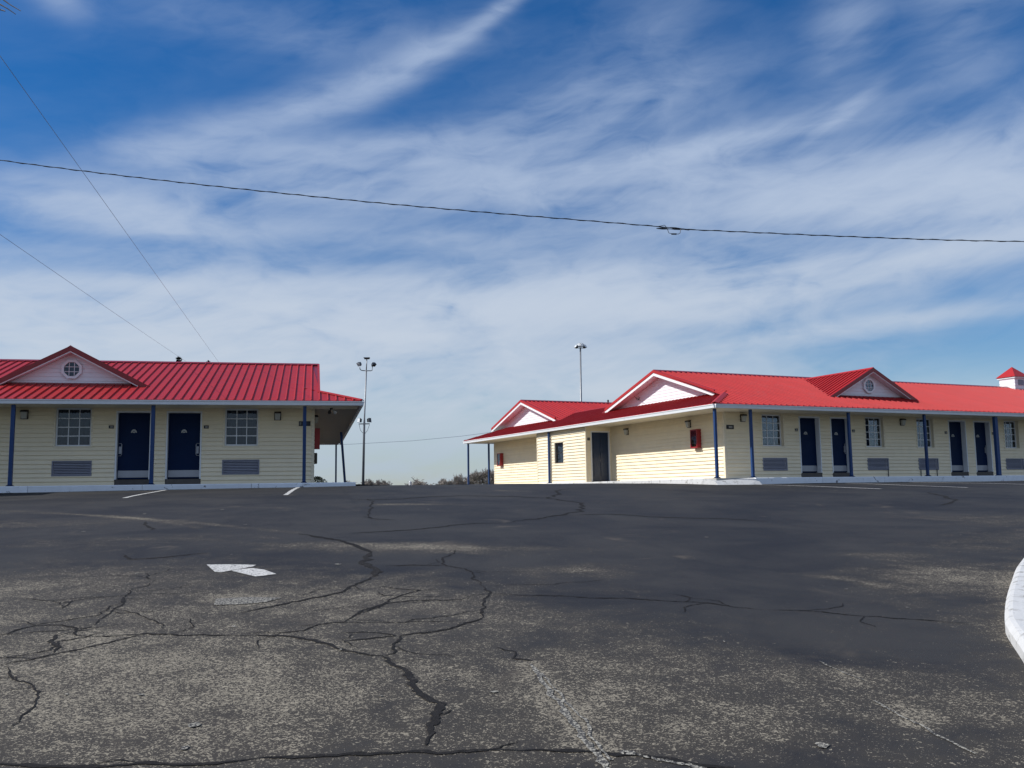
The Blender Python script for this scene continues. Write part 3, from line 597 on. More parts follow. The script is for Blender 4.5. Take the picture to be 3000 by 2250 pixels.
m = Mesh(); m.box(.16, AEND, 9.45, 9.6, 0, WT).box(AEND-.15, AEND, 0, 9.6, 0, WT).box(.16, 24, QE-.15, QE, 0, WT).box(23.85, 24, 9.6, QE, 0, WT).box(AJ, 0, QK-.15, QK, 0, WT)
m.obj('back_wall', 'cream_vinyl', RB)
m = Mesh(); m.box(.15, 24, .7, .8, 0, WT); m.obj('inner_walls', 'interior', RB)
# slab
m = Mesh(); m.box(-1.5, AEND, -1.45, QE+.9, -.45, -.004); m.obj('slab', 'concrete', RB)
def kerb_run(root, x0, x1, y0, y1, along='x', piece=3.0, mat='painted_kerb'):
    L = (x1-x0) if along == 'x' else (y1-y0); n = max(1, round(L/piece))
    for k in range(n):
        m = Mesh(); a, b = k/n*L+.006, (k+1)/n*L-.006; c = .02
        if along == 'x': ring = lambda X: [(X, y1, -.45), (X, y0, -.45), (X, y0, -c), (X, y0+c, .0), (X, y1, .0)]; m.prism(ring(x0+a), ring(x0+b))
        else: ring = lambda Y: [(x1, Y, -.45), (x0, Y, -.45), (x0, Y, -c), (x0+c, Y, 0), (x1, Y, 0)]; m.prism(ring(y0+a), ring(y0+b))
        m.obj('kerb_stone', mat, root)
kerb_run(RB, 0.0, AEND, -1.60, -1.452)
kerb_run(RB, -1.62, -1.502, -.9, QE+.9, 'y', mat='ramp_white')
# white painted ramp at the corner
m = Mesh(); m.hexa([(-1.62, -2.25, -.6), (0.0, -2.35, -.6), (0.0, -1.455, -.6), (-1.62, -.9, -.6), (-1.62, -1.5, -.10), (-.02, -1.72, -.06), (-.02, -1.456, .0), (-1.62, -.905, .0)])
m.obj('corner_ramp', 'ramp_white', RB)
# posts
for x, y in [(-1.33, -1.27), (.13, -1.30), (4.52, -1.30), (8.28, -1.30), (16.2, -1.30), (20.4, -1.3), (24.5, -1.3), (-1.33, 11.1), (-1.33, 21.0), (-.1, 21.0)]: post(RB, x, y, ZG-.15, size=.085)
post(RB, 12.10, -1.30, ZG-.15, size=.12, double=True)
# roof decks
s_f = (0, math.cos(TH), math.sin(TH)); n_f = (0, -math.sin(TH), math.cos(TH)); RK = .30
deck = Mesh()
def slope_slab(m, pts, th=.10): m.prism([(x, y, z-th) for x, y, z in pts], [(x, y, z-.002) for x, y, z in pts])
zq = lambda q: ZG + M_*(q+WG)
slope_slab(deck, [(RK, RK, zq(RK)), (RK, QR, ZR), (AEND+.3, QR, ZR), (AEND+.3, -WG, ZG), (-WG, -WG, ZG)])
slope_slab(deck, [(RK, QR, ZR), (RK, 2*QR+.6, zq(-.6)), (AEND+.3, 2*QR+.6, zq(-.6)), (AEND+.3, QR, ZR)])
roofR = deck.obj('roof', 'red_trim', RB, label='long red ribbed metal roof of the near wing')
nR = 0
nR += roof_strips(roofR, (-WG, -WG, ZG), (1, 0, 0), s_f, n_f, 0, AEND+.3+WG, lambda t: 0.0, lambda t: (min(t, RK+WG) if t < RK+WG else QR+WG)*SL, step=.25)
nR0 = nR
cap(roofR, (RK-.02, QR, ZR+.01), (AEND+.3, QR, ZR+.01), (0, -1, -M_), (0, 1, -M_), w=.15, mat='red_trim')
cap(roofR, (-WG, -WG, ZG+.01), (RK, RK, zq(RK)+.01), Vector((1, -1, 0)).normalized()+Vector((0, 0, -.25)), Vector((-1, 1, 0)).normalized()+Vector((0, 0, -.25)), w=.13, lift=.06)
# side skirt roof with its raised middle
s_s = (math.cos(TH), 0, math.sin(TH)); n_s = (-math.sin(TH), 0, math.cos(TH)); QH = 21.35; TOPA = 2.05
def skirt_hi(t):
    q = -WG+t
    h = min(q+WG, .95+WG) if q < 7.2 else (TOPA+WG if 8.0 < q < 15.2 else (.95+WG))
    if q > 19.5: h = min(h, (QH-q)*(RK+WG)/.75)
    return h*SL
sk = Mesh(); zs = lambda a: ZG + M_*(a+WG)
slope_slab(sk, [(-WG, -WG, ZG), (.95, .95, zs(.95)), (.95, 20.6, zs(.95)), (RK, 20.6, zs(RK)), (-WG, QH, ZG)], .08)
slope_slab(sk, [(.95, 8.0, zs(.95)), (TOPA, 8.0, zs(TOPA)), (TOPA, 15.2, zs(TOPA)), (.95, 15.2, zs(.95))], .08)
slope_slab(sk, [(TOPA, 7.4, zs(TOPA)), (TOPA, 15.2, zs(TOPA)), (TOPA+8, 15.2, zs(TOPA)-.1), (TOPA+8, 7.4, zs(TOPA)-.1)], .2)
skirt = sk.obj('roof', 'red_trim', RB, label='low red eave roof running along the side walls')
nR += roof_strips(skirt, (-WG, -WG, ZG), (0, 1, 0), s_s, n_s, 0, QH+WG, lambda t: 0.0, skirt_hi, step=.25)
cap(skirt, (TOPA, 7.8, zs(TOPA)), (TOPA, 14.9, zs(TOPA)), (-1, 0, -M_), (1, 0, -.1), w=.12)
# far wing roof
Q2 = 17.5; w2 = Mesh()
slope_slab(w2, [(RK, 13.0, ZR-M_*(Q2-13.0)), (RK, Q2, ZR), (20, Q2, ZR), (20, 13.0, ZR-M_*(Q2-13.0))])
slope_slab(w2, [(RK, Q2, ZR), (RK, QH, ZR-M_*(QH-Q2)), (20, QH, ZR-M_*(QH-Q2)), (20, Q2, ZR)])
wing = w2.obj('roof', 'red_trim', RB, label='red gabled roof of the far wing')
z13 = ZR-M_*(Q2-13.0)
nR += roof_strips(wing, (RK, 13.0, z13), (1, 0, 0), s_f, n_f, 0, 10.0, lambda t: 0.0, lambda t: (Q2-13.0)*SL, step=.25)
cap(wing, (RK-.02, Q2, ZR+.01), (20, Q2, ZR+.01), (0, -1, -M_), (0, 1, -M_), w=.15, mat='red_trim')
# side gables: red roof edge, white fascia, deep soffit, white siding face set back
def side_gable(root, qc, half, zr, label):
    aF = .70; g_ = Mesh(); zb = zs(aF)-.06; k = M_; top = zr-.13; hb = (top-zb)/k
    g_.prism([(aF+.03, qc-hb, zb), (aF+.03, qc+hb, zb), (aF+.03, qc, top)], [(aF+.2, qc-hb, zb), (aF+.2, qc+hb, zb), (aF+.2, qc, top)])
    gm = g_.obj('gable', 'white_vinyl', root, label=label); F = lambda q, d, z: (aF+.03-d, q, z); z = zb; lap = .125
    while z < top-.03:
        z2 = min(z+2*lap, top-.01)
        siding_panel(F, 0, 0, z, z2, 'white_vinyl', gm, ends=lambda zz: (qc-max(.01, (top-zz)/k), qc+max(.01, (top-zz)/k)), lap=lap); z = z2
    for sg in (-1, 1):
        A = Vector((RK, qc, zr)); L = half+.25; B = Vector((RK, qc+sg*L, zr-k*L))
        def slab(o1, o2, i1, i2, nm, mt):
            r_ = Mesh(); r_.hexa([A+Vector(o2), B+Vector(o2), B+Vector(i2), A+Vector(i2), A+Vector(o1), B+Vector(o1), B+Vector(i1), A+Vector(i1)]); r_.obj(nm, mt, gm)
        slab((-.05, 0, .05), (-.05, 0, -.07), (.10, 0, .05), (.10, 0, -.07), 'rake_trim', 'red_metal')
        slab((-.03, 0, -.072), (-.03, 0, -.19), (.0, 0, -.072), (.0, 0, -.19), 'fascia_board', 'white_trim')
        slab((.0, 0, -.102), (.0, 0, -.118), (.44, 0, -.102), (.44, 0, -.118), 'rake_soffit', 'white_vinyl')
    return gm
side_gable(RB, 4.6+.19, 3.7, ZR, 'near side gable, white siding under a deep rake')
side_gable(RB, Q2, 3.7, ZR, 'far side gable, white siding under a deep rake')
dormer(RB, 7.65, .45, 4.27)
# soffits and gutters
m = Mesh(); m.box(-WG+.09, AEND, -WG+.09, 0.0, ZG-.115, ZG-.095); m.obj('soffit', 'cream_trim', RB)
m = Mesh(); m.box(-WG+.09, 0.0, 0.002, QH-.1, ZG-.114, ZG-.094); m.obj('soffit', 'cream_trim', RB)
gutter(RB, ((-WG, -WG), (AEND+.3, -WG)), out=(0, -1)); gutter(RB, ((-WG, -WG+.001), (-WG, QH)), out=(-1, 0)); gutter(RB, ((-WG, QH), (8, QH)), out=(0, 1))
# the same frieze strip under the soffit
fbox(F_front, 0, AEND, -.01, .02, WT-.001, WT+.02).obj('frieze', 'cream_trim', RB)
# cupola on the ridge
cu = Mesh(); CX0, CX1, CY0, CY1 = 21.0, 21.84, QR-.42, QR+.42; cz0, cz1 = ZR-.30, ZR+.46
cu.box(CX0, CX1, CY0, CY1, cz0, cz1); cup = cu.obj('cupola', 'white_vinyl', RB)
for k in range(4):
    z0 = cz0+.16+k*.15
    for F, a0, a1 in ((lambda a, d, z: (a, CY0-d, z), CX0, CX1), (lambda q, d, z: (CX0-d, q, z), CY0, CY1)): siding_panel(F, a0, a1, z0, min(z0+.15, cz1), 'white_vinyl', cup, lap=.15)
m = Mesh(); m.box(CX0-.07, CX1+.07, CY0-.07, CY1+.07, cz1, cz1+.07); m.obj('cupola_cornice', 'white_trim', cup)
m = Mesh(); cxm, cym = (CX0+CX1)/2, (CY0+CY1)/2; b4 = [(CX0-.12, CY0-.12), (CX1+.12, CY0-.12), (CX1+.12, CY1+.12), (CX0-.12, CY1+.12)]
for k in range(4): m.poly([(*b4[k], cz1+.075), (*b4[(k+1) % 4], cz1+.075), (cxm, cym, cz1+.62)])
m.poly([(x, y, cz1+.075) for x, y in b4][::-1]); m.obj('cupola_roof', 'red_metal', cup)
m = Mesh(); m.box(CX0+.22, CX1-.22, CY0-.03, CY0-.025+.02, cz0+.42, cz1-.08); m.obj('cupola_louvre', 'grille_metal', cup)
m = Mesh(); m.tube([(5.71, Q2+.2, ZR-.1), (5.71, Q2+.2, ZR+.22)], .05, 8); m.obj('vent_pipe', 'dark_galvanised', RB)
t = thing('loose_wire', 'tangle of loose dark wire caught in the near side gable', 'loose wire'); t.location = RB.matrix_basis @ Vector((.62, 6.47, 3.46)); t.rotation_euler = (0, 0, .4278)
m = Mesh(); rn = random.Random(2)
for k in range(5): m.tube([(0, 0, -.06), (rn.uniform(-.1, .02), rn.uniform(-.2, .2), rn.uniform(-.05, .12)), (rn.uniform(-.15, .0), rn.uniform(-.35, .25), rn.uniform(-.1, .2))], .009, 4)
m.obj('wire_strands', 'cable_black', t)
# thin drain pipes below the grilles
for a in (7.62, 9.34, 10.22):
    m = Mesh(); m.tube([(a, -.05, .30), (a, -.05, .0)], .016, 6); m.obj('drain_pipe', 'dark_galvanised', RB)

# ---------------------------------------------------------------- motel on the left
LB = thing('motel_building', 'left motel block ending beside the open drive, red roof with one octagonal-window dormer', 'motel building', (-6.3175, 29.336, SLAB), .2122, 'single storey motel blocks')
A0 = -20.0
doorsL = [(-5.86, -4.84, 'R'), (-4.41, -3.37, 'L'), (-13.6, -12.6, 'L')]
winsL = [(-7.56, -6.56, 'full'), (-2.69, -1.69, 'full'), (-10.35, -9.35, 'full')]
acL = [(-7.58, -6.54), (-2.71, -1.67), (-10.4, -9.36)]
holes = [(a, b, 0, 2.26) for a, b, _ in doorsL] + [(a, b, 1.19, 2.345) for a, b, _ in winsL] + [(a, b, .33, .72) for a, b in acL]
make_wall(LB, F_front, A0, 0, 0, WT, holes, label='front wall with doors and windows')
for a, b, hg in doorsL: room_door(LB, F_front, a, b, hg, recess=.14)
for a, b, c in winsL: window(LB, F_front, a, b, 1.19, 2.345, curtain=c, recess=.06)
for a, b in acL: ac_grille(LB, F_front, a, b, .33, .72)
F_end = lambda q, d, z: (d, q, z)
make_wall(LB, F_end, 0, 20.2, 0, WT, [], label='end wall along the drive', maxlen=5)
m = Mesh(); m.box(-.06, .035, -.035, .06, 0, WT+.01); m.obj('corner_trim', 'cream_trim', LB)
m = Mesh(); m.box(A0, A0+.15, .16, 20.2, 0, WT).box(A0+.15, -.16, 20.05, 20.2, 0, WT); m.obj('back_wall', 'cream_vinyl', LB)
m = Mesh(); m.box(A0+.2, -.16, .7, .8, 0, WT); m.obj('inner_walls', 'interior', LB)
m = Mesh(); m.box(A0, 1.25, -1.35, 21.6, -.45, -.004); m.obj('slab', 'concrete', LB)
kerb_run(LB, A0, 1.27, -1.50, -1.352)
kerb_run(LB, 1.252, 1.40, -1.352, 21.6, 'y') if False else None
for x, y in [(-12.6, -1.28), (-8.37, -1.28), (-4.60, -1.28), (-.26, -1.28)]: post(LB, x, y, ZG-.15, size=.10)
post(LB, 1.18, 10.8, ZG-.15, lean=.19, size=.10); post(LB, 1.22, 21.2, ZG-.15, size=.09)
RKL = .15; deck = Mesh()
slope_slab(deck, [(A0-.3, -WG, ZG), (WG, -WG, ZG), (RKL, -RKL, zq(-RKL)), (RKL, QR, ZR), (A0-.3, QR, ZR)])
slope_slab(deck, [(RKL, QR, ZR), (RKL, 2*QR+.6, zq(-.6)), (A0-.3, 2*QR+.6, zq(-.6)), (A0-.3, QR, ZR)])
roofL = deck.obj('roof', 'red_trim', LB, label='red ribbed metal roof slope above the front')
WL = WG-RKL
nL = roof_strips(roofL, (WG, -WG, ZG), (-1, 0, 0), s_f, n_f, 0, WG-A0+.3, lambda t: 0.0, lambda t: (t if t < WL else QR+WG)*SL, step=.25)
cap(roofL, (A0-.3, QR, ZR+.01), (RKL+.02, QR, ZR+.01), (0, -1, -M_), (0, 1, -M_), w=.15, mat='red_trim')
m = Mesh(); a_, b_ = Vector((RKL, -.15, zq(-.15))), Vector((RKL, QR, ZR)); m.hexa([a_+Vector((-.02, 0, -.12)), b_+Vector((-.02, 0, -.12)), b_+Vector((.05, 0, -.12)), a_+Vector((.05, 0, -.12)), a_+Vector((-.02, 0, .055)), b_+Vector((-.02, 0, .055)), b_+Vector((.05, 0, .055)), a_+Vector((.05, 0, .055))])
m.obj('rake_trim', 'red_metal', LB)
m = Mesh(); m.prism([(-.4, -.1, ZG), (-.4, 2*QR+.1, ZG), (-.4, QR, ZR-.1)], [(-.3, -.1, ZG), (-.3, 2*QR+.1, ZG), (-.3, QR, ZR-.1)]); m.obj('gable', 'white_vinyl', LB)
sk = Mesh(); slope_slab(sk, [(WG, -WG, ZG), (WG, 21.6, ZG), (-.4, 21.6, ZG+M_*(WG+.4)), (-.4, .4, ZG+M_*(WG+.4))], .08)
skl = sk.obj('roof', 'red_trim', LB, label='low red eave roof along the end wall')
nLs = roof_strips(skl, (WG, -WG, ZG), (0, 1, 0), (-math.cos(TH), 0, math.sin(TH)), (math.sin(TH), 0, math.cos(TH)), 0, 21.6+WG, lambda t: 0.0, lambda t: min(t, WG+.38)*SL, step=.25)
cap(skl, (WG, -WG, ZG+.01), (RKL, -RKL, zq(-RKL)+.01), Vector((-1, -1, 0)).normalized()+Vector((0, 0, -.25)), Vector((1, 1, 0)).normalized()+Vector((0, 0, -.25)), w=.09, lift=.05)
m = Mesh(); slope_slab(m, [(-.4, 9.8, 3.0), (A0-.3, 9.8, 3.0), (A0-.3, 21.6, 2.9), (-.4, 21.6, 2.9)], .2); m.obj('roof', 'red_trim', LB, label='low roof at the back')
dormer(LB, -7.33, .40, 4.265)
m = Mesh(); m.box(A0, WG-.09, -WG+.09, 0.0, ZG-.115, ZG-.095); m.obj('soffit', 'cream_trim', LB)
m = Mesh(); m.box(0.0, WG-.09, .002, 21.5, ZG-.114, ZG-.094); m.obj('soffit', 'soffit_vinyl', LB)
gutter(LB, ((A0-.3, -WG), (WG, -WG)), out=(0, -1)); gutter(LB, ((WG, -WG+.001), (WG, 21.6)), out=(1, 0)); gutter(LB, ((WG-.1, 21.6), (0, 21.6)), out=(0, 1))
fbox(F_front, A0, 0, -.01, .02, WT-.001, WT+.02).obj('frieze', 'cream_trim', LB)
# unseen forward wing added as a shadow caster; its stretched eave shades the kerb
WX0, WX1, WY = -20.0, -13.1, -2.6
F_w = lambda a, d, z: (a, WY-d, z); F_wr = lambda q, d, z: (WX1+d, q, z)
make_wall(LB, F_w, WX0, WX1, -.3, WT, [(-17, -16, 1.19, 2.345)], label='front of the unseen forward wing added to cast a shadow'); window(LB, F_w, -17, -16, 1.19, 2.345)
make_wall(LB, F_wr, WY, -.02, -.3, WT, [], label='side of the unseen forward wing added to cast a shadow')
m = Mesh(); e_ = .9; x0, x1, y0 = WX0-e_, WX1+e_+1.9, WY-e_
xm = (x0+x1)/2; zr_ = ZG+M_*(x1-xm)
slope_slab(m, [(x0, y0, ZG), (xm, y0, zr_), (xm, 4, zr_), (x0, 4, ZG)]); slope_slab(m, [(x1, y0, ZG), (xm, y0, zr_), (xm, 4, zr_), (x1, 4, ZG)])
m.prism([(x0+.9, WY+.02, ZG-.1), (x1-.9, WY+.02, ZG-.1), (xm, WY+.02, zr_-.12)], [(x0+.9, WY+.12, ZG-.1), (x1-.9, WY+.12, ZG-.1), (xm, WY+.12, zr_-.12)])
m.obj('roof', 'red_metal', LB, label='roof of the unseen forward wing added to cast a shadow')
print('strips', nR, nL, nLs)

# ---------------------------------------------------------------- things fixed to the walls
def place(bld, F_xyz, o, rot):
    o.location = bld.matrix_basis @ Vector(F_xyz); o.rotation_euler = (0, 0, bld.rotation_euler.z+rot)
LAMPM = None
def lamp_meshes():
    a = Mesh().box(-.105, .105, -.03, 0, -.14, .14); a.hexa([(-.105, -.15, .07), (.105, -.15, .07), (.105, -.03, .07), (-.105, -.03, .07), (-.085, -.13, .125), (.085, -.13, .125), (.085, -.03, .14), (-.085, -.03, .14)])
    b = Mesh(); b.hexa([(-.07, -.10, -.125), (.07, -.10, -.125), (.07, -.03, -.125), (-.07, -.03, -.125), (-.085, -.135, .07), (.085, -.135, .07), (.085, -.03, .07), (-.085, -.03, .07)])
    return a.mesh('lamp_bracket', 'bronze'), b.mesh('lamp_shade', 'frosted_glass')
LAMPM = lamp_meshes()
def wall_lamp(bld, xyz, rot, label):
    t = thing('wall_lamp', label, 'wall lamp', group='wall lamps under the motel eaves'); place(bld, xyz, t, rot)
    for nm, me in zip(('lamp_bracket', 'lamp_shade'), LAMPM):
        o = bpy.data.objects.new(nm, me); COL.objects.link(o); o.parent = t
FR, SD, EN = 0.0, -math.pi/2, math.pi/2
wall_lamp(LB, (-8.42, -.026, 2.14), FR, 'wall lamp left of the dormer-side window on the left block, beside the leftmost post')
wall_lamp(LB, (-1.10, -.026, 2.12), FR, 'wall lamp between the right window and the corner post of the left block')
wall_lamp(LB, (.026, 1.3, 2.12), EN, 'wall lamp on the end wall of the left block, above the red cabinet')
wall_lamp(RB, (-.026, 6.43, 2.06), SD, 'wall lamp on the side wall of the right block nearest the bump-out door')
wall_lamp(RB, (-.026, 2.03, 2.06), SD, 'wall lamp on the side wall just above and left of the red extinguisher cabinet')
wall_lamp(RB, (.80, -.026, 2.14), FR, 'wall lamp on the right block front between the corner and the first window')
wall_lamp(RB, (8.50, -.026, 2.13), FR, 'wall lamp between the two middle windows under the dormer of the right block')
wall_lamp(LB, (-11.6, -.026, 2.14), FR, 'wall lamp on the far left part of the left block, outside the picture')
def cabinet(bld, xyz, rot, label, d=.17, w=.42, h=.68):
    t = thing('extinguisher_cabinet', label, 'fire extinguisher cabinet', group='red fire extinguisher cabinets'); place(bld, xyz, t, rot)
    m = Mesh(); z0, z1 = -h/2, h/2; t_ = .02
    m.box(-w/2, w/2, -.02, 0, z0, z1).box(-w/2, -w/2+t_, -d, -.02, z0, z1).box(w/2-t_, w/2, -d, -.02, z0, z1).box(-w/2+t_, w/2-t_, -d, -.02, z1-t_, z1).box(-w/2+t_, w/2-t_, -d, -.02, z0, z0+t_); m.obj('cabinet_box', 'cabinet_red', t)
    m = Mesh(); f = .045
    m.box(-w/2, w/2, -d-.02, -d, z1-f, z1).box(-w/2, w/2, -d-.02, -d, z0, z0+f).box(-w/2, -w/2+f, -d-.02, -d, z0+f, z1-f).box(w/2-f, w/2, -d-.02, -d, z0+f, z1-f); m.obj('cabinet_door', 'cabinet_red', t)
    Mesh().box(-w/2+f, w/2-f, -d-.012, -d-.008, z0+f, z1-f).obj('cabinet_pane', 'window_glass', t)
    m = Mesh(); m.tube([(0, -.09, z0+.03), (0, -.09, z0+.38), (0, -.09, z0+.44), (0, -.09, z0+.47)], [.07, .07, .03, .02], 12); e = m.obj('fire_extinguisher', 'cabinet_red', t, smooth=True)
    m = Mesh(); m.tube([(0, -.09, z0+.14), (0, -.09, z0+.32)], .072, 12); m.obj('extinguisher_label', 'white_trim', t)
    m = Mesh(); m.box(-.05, .06, -.10, -.08, z0+.47, z0+.52); m.obj('extinguisher_handle', 'black_plastic', t)
cabinet(RB, (-.026, 1.54, 1.48), SD, 'red fire extinguisher cabinet on the near side wall of the right block')
cabinet(RB, (-.026, 19.4, 1.38), SD, 'red fire extinguisher cabinet on the far side wall beyond the bump-out')
cabinet(LB, (.026, 1.75, 1.50), EN, 'red fire extinguisher cabinet round the corner on the left block end wall')
def plate(bld, xyz, rot, w, h, label, cat='room number plate', marks=3, group='black room number plates', text=None):
    t = thing('number_plate' if cat.startswith('room') else 'direction_sign', label, cat, group=group); place(bld, xyz, t, rot)
    Mesh().box(-w/2, w/2, -.012, 0, -h/2, h/2).obj('plate', 'black_plastic', t)
    m = Mesh()
    if text == 'E':
        x = -w/2+.03; m.box(x, x+.012, -.015, -.012, -.045, .045)
        for z in (-.045, -.006, .033): m.box(x+.012, x+.05, -.015, -.012, z, z+.012)
    else:
        for k in range(marks): x = -w*.12+w*.17*k; m.box(x-w*.055, x+w*.055, -.015, -.012, -h*.22, h*.22)
    m.obj('plate_lettering', 'pale_print', t)
plate(LB, (-5.99, -.028, 1.77), FR, .145, .10, 'small black number plate left of the left door on the left block')
plate(LB, (-3.24, -.028, 1.77), FR, .145, .10, 'small black number plate right of the right door on the left block')
plate(RB, (3.22, -.028, 1.75), FR, .14, .10, 'small black number plate left of the first door on the right block')
plate(RB, (5.98, -.028, 1.75), FR, .14, .10, 'small black number plate right of the second door on the right block')
plate(RB, (10.86, -.028, 1.75), FR, .14, .10, 'small black number plate left of the third door on the right block')
plate(RB, (13.58, -.028, 1.75), FR, .14, .10, 'small black number plate right of the fourth door, beside the thick post')
plate(RB, (-1.11, QJ-.03, 1.82), FR, .12, .12, 'small square black plate beside the six-panel door of the bump-out', marks=1)
plate(LB, (-.27, -.030, 1.88), FR, .36, .15, 'black sign half hidden behind the corner post of the left block', 'sign', group=None, text='E')
plate(RB, (.235, -.030, 1.81), FR, .32, .15, 'black sign at the front corner of the right block, beneath a wall lamp', 'sign', group=None, marks=3)
t = thing('flood_light', 'twin-head flood light hanging under the corner soffit of the left block', 'flood light'); place(LB, (.55, -.25, ZG-.115), t, .3)
m = Mesh(); m.tube([(0, 0, 0), (0, 0, -.03)], .05, 10); m.obj('mount', 'bronze', t)
for sx in (-1, 1):
    m = Mesh(); m.tube([(0, 0, -.03), (sx*.05, -.02, -.07), (sx*.07, -.05, -.10), (sx*.10, -.12, -.15)], [.012, .015, .035, .055], 10); m.obj('lamp_head', 'white_trim' if sx > 0 else 'bronze', t, smooth=True)
t = thing('meter_box', 'small dark box on the end wall of the left block under the red cabinet', 'utility box'); place(LB, (.026, 1.6, .84), t, EN)
Mesh().box(-.14, .14, -.10, 0, -.18, .18).obj('box_body', 'bronze', t); Mesh().box(-.12, .12, -.112, -.10, -.16, .16).obj('box_lid', 'black_plastic', t)
t = thing('camera_bracket', 'tiny dark bracket on the side wall close to the corner of the right block', 'wall bracket'); place(RB, (-.026, .37, 1.60), t, SD)
m = Mesh(); m.tube([(0, 0, 0), (0, -.06, .0), (.03, -.10, -.03)], .012, 6); m.obj('bracket_arm', 'dark_galvanised', t); Mesh().box(.0, .07, -.13, -.08, -.06, -.01).obj('bracket_head', 'dark_galvanised', t)
t = thing('floor_stub', 'small dark pipe stub on the walkway by the bump-out', 'pipe stub'); place(RB, (-.35, 6.69, 0), t, 0)
m = Mesh(); m.tube([(0, 0, 0), (0, 0, .05)], .05, 8); m.obj('pipe', 'dark_galvanised', t)

# ---------------------------------------------------------------- white kerbed island at the right edge
isl = bpy.data.objects.new('kerb_island', None)
path = [(2.62, 4.6), (2.95, 5.35), (3.31, 6.21), (3.58, 6.91), (3.74, 7.25), (4.18, 8.05), (4.72, 8.97), (5.35, 10.0), (6.2, 11.2), (7.3, 12.3), (8.8, 13.2), (10.5, 13.8)]
def catmull(p, n=5):
    out = []
    for i in range(len(p)-1):
        p0, p1, p2, p3 = [Vector(p[min(max(j, 0), len(p)-1)]) for j in (i-1, i, i+1, i+2)]
        for k in range(n):
            t = k/n; out.append(.5*((2*p1)+(-p0+p2)*t+(2*p0-5*p1+4*p2-p3)*t*t+(-p0+3*p1-3*p2+p3)*t**3))
    out.append(Vector(p[-1])); return out
pl = catmull(path); m = Mesh(); prof = [(0, -.1), (.0, .075), (.03, .115), (.06, .125), (.42, .13), (.44, .09), (.44, -.1)]
rows = []
for i, p in enumerate(pl):
    d = (pl[min(i+1, len(pl)-1)]-pl[max(i-1, 0)]).normalized(); nr = Vector((d.y, -d.x)); zb = sheet_z(p.x, p.y)
    rows.append([(p.x+nr.x*a, p.y+nr.y*a, zb+z) for a, z in prof])
k = len(prof)
for r_ in rows: m.v += r_
for i in range(len(rows)-1):
    for j in range(k-1): m.f.append((i*k+j, i*k+j+1, (i+1)*k+j+1, (i+1)*k+j))
ko = m.obj('island_kerb', 'ramp_white', None, fix=True); ko['kind'] = 'structure'
m = Mesh(); inner = [rows[i][4] for i in range(len(rows))]; m.poly([(x, y, z-.03) for x, y, z in inner] + [(14, 13.5, 1.15), (14, 4.5, .42)])
gi = m.obj('island_grass', 'dry_grass', None, fix=False); gi['kind'] = 'structure'

# ---------------------------------------------------------------- beyond the drive
def berm():
    m = Mesh(); p = [(-5.15, 31.2, .09), (-4.9, 31.6, .07), (-4.4, 32.0, .045), (-3.9, 32.4, .02)]
    for (x, y, h), (x2, y2, h2) in zip(p[:-1], p[1:]):
        z, z2 = sheet_z(x, y), sheet_z(x2, y2); m.hexa([(x, y, z-.05), (x2, y2, z2-.05), (x2-.3, y2+.6, z2-.05), (x-.3, y+.6, z-.05), (x, y+.1, z+h), (x2, y2+.1, z2+h2), (x2-.3, y2+.5, z2+h2), (x-.3, y+.5, z+h)])
    o = m.obj('asphalt_berm', 'tar', None); o['kind'] = 'structure'
berm()
t = thing('marker_post', 'short white marker post standing at the far edge of the drive', 'marker post', (-5.54, 50, sheet_z(-5.54, 50)))
m = Mesh(); h = 2.24-sheet_z(-5.54, 50); m.tube([(0, 0, 0), (0, 0, h-.03), (0, 0, h)], [.075, .075, .05], 10); m.obj('pole', 'white_trim', t, smooth=False)
# left light mast: low pair of floods, upper pair on a cradle arm, flat head on top
t = thing('light_mast', 'thin grey light mast with five flood heads beside the left block', 'light mast', (-9.70, 60, 1.2), group='floodlight masts behind the motel')
def rel(x, z, y=60): return Vector((x+9.70, y-60, z-1.2))
m = Mesh(); m.tube([rel(-9.70, 1.2), rel(-9.62, 6.12), rel(-9.62+.01, 6.5), rel(-9.50, 9.6)], [.09, .07, .05, .045], 8); m.tube([rel(-9.50, 9.6), rel(-9.47, 10.34)], [.035, .03], 8); m.obj('mast', 'galvanised', t, smooth=True)
m = Mesh(); m.tube([rel(-9.98, 6.10), rel(-9.27, 6.10)], .035, 6); m.tube([rel(-9.95, 6.05), rel(-9.87, 5.70), rel(-9.66, 5.45)], .012, 4); m.tube([rel(-9.28, 6.05), rel(-9.40, 5.70), rel(-9.58, 5.45)], .012, 4); m.obj('lower_arm', 'dark_galvanised', t)
m = Mesh(); m.tube([rel(-9.93, 10.0-.2), rel(-9.90, 9.66), rel(-9.80, 9.6), rel(-9.50, 9.57), rel(-9.20, 9.57), rel(-9.12, 9.6), rel(-9.10, 9.85)], .03, 6); m.obj('upper_arm', 'dark_galvanised', t)
def flood(root, c, w, h, d, rz, tilt, mat='dark_galvanised', lens=True):
    o = Mesh(); o.hexa([(-w/2*.7, d, -h/2*.7), (w/2*.7, d, -h/2*.7), (w/2*.7, d, h/2*.7), (-w/2*.7, d, h/2*.7), (-w/2, 0, -h/2), (w/2, 0, -h/2), (w/2, 0, h/2), (-w/2, 0, h/2)])
    b = o.obj('flood_head', mat, root); b.scale = (.85, .85, .85); b.location = c; b.rotation_euler = (tilt, 0, rz)
    if lens: l = Mesh(); l.box(-w/2*.86, w/2*.86, -.02, 0, -h/2*.86, h/2*.86); q = l.obj('flood_lens', 'lamp_glass', b)
flood(t, rel(-9.98, 6.34), .30, .34, .22, R(-38), R(-8)); flood(t, rel(-9.24, 6.34), .30, .34, .22, R(62), R(-8), lens=False)
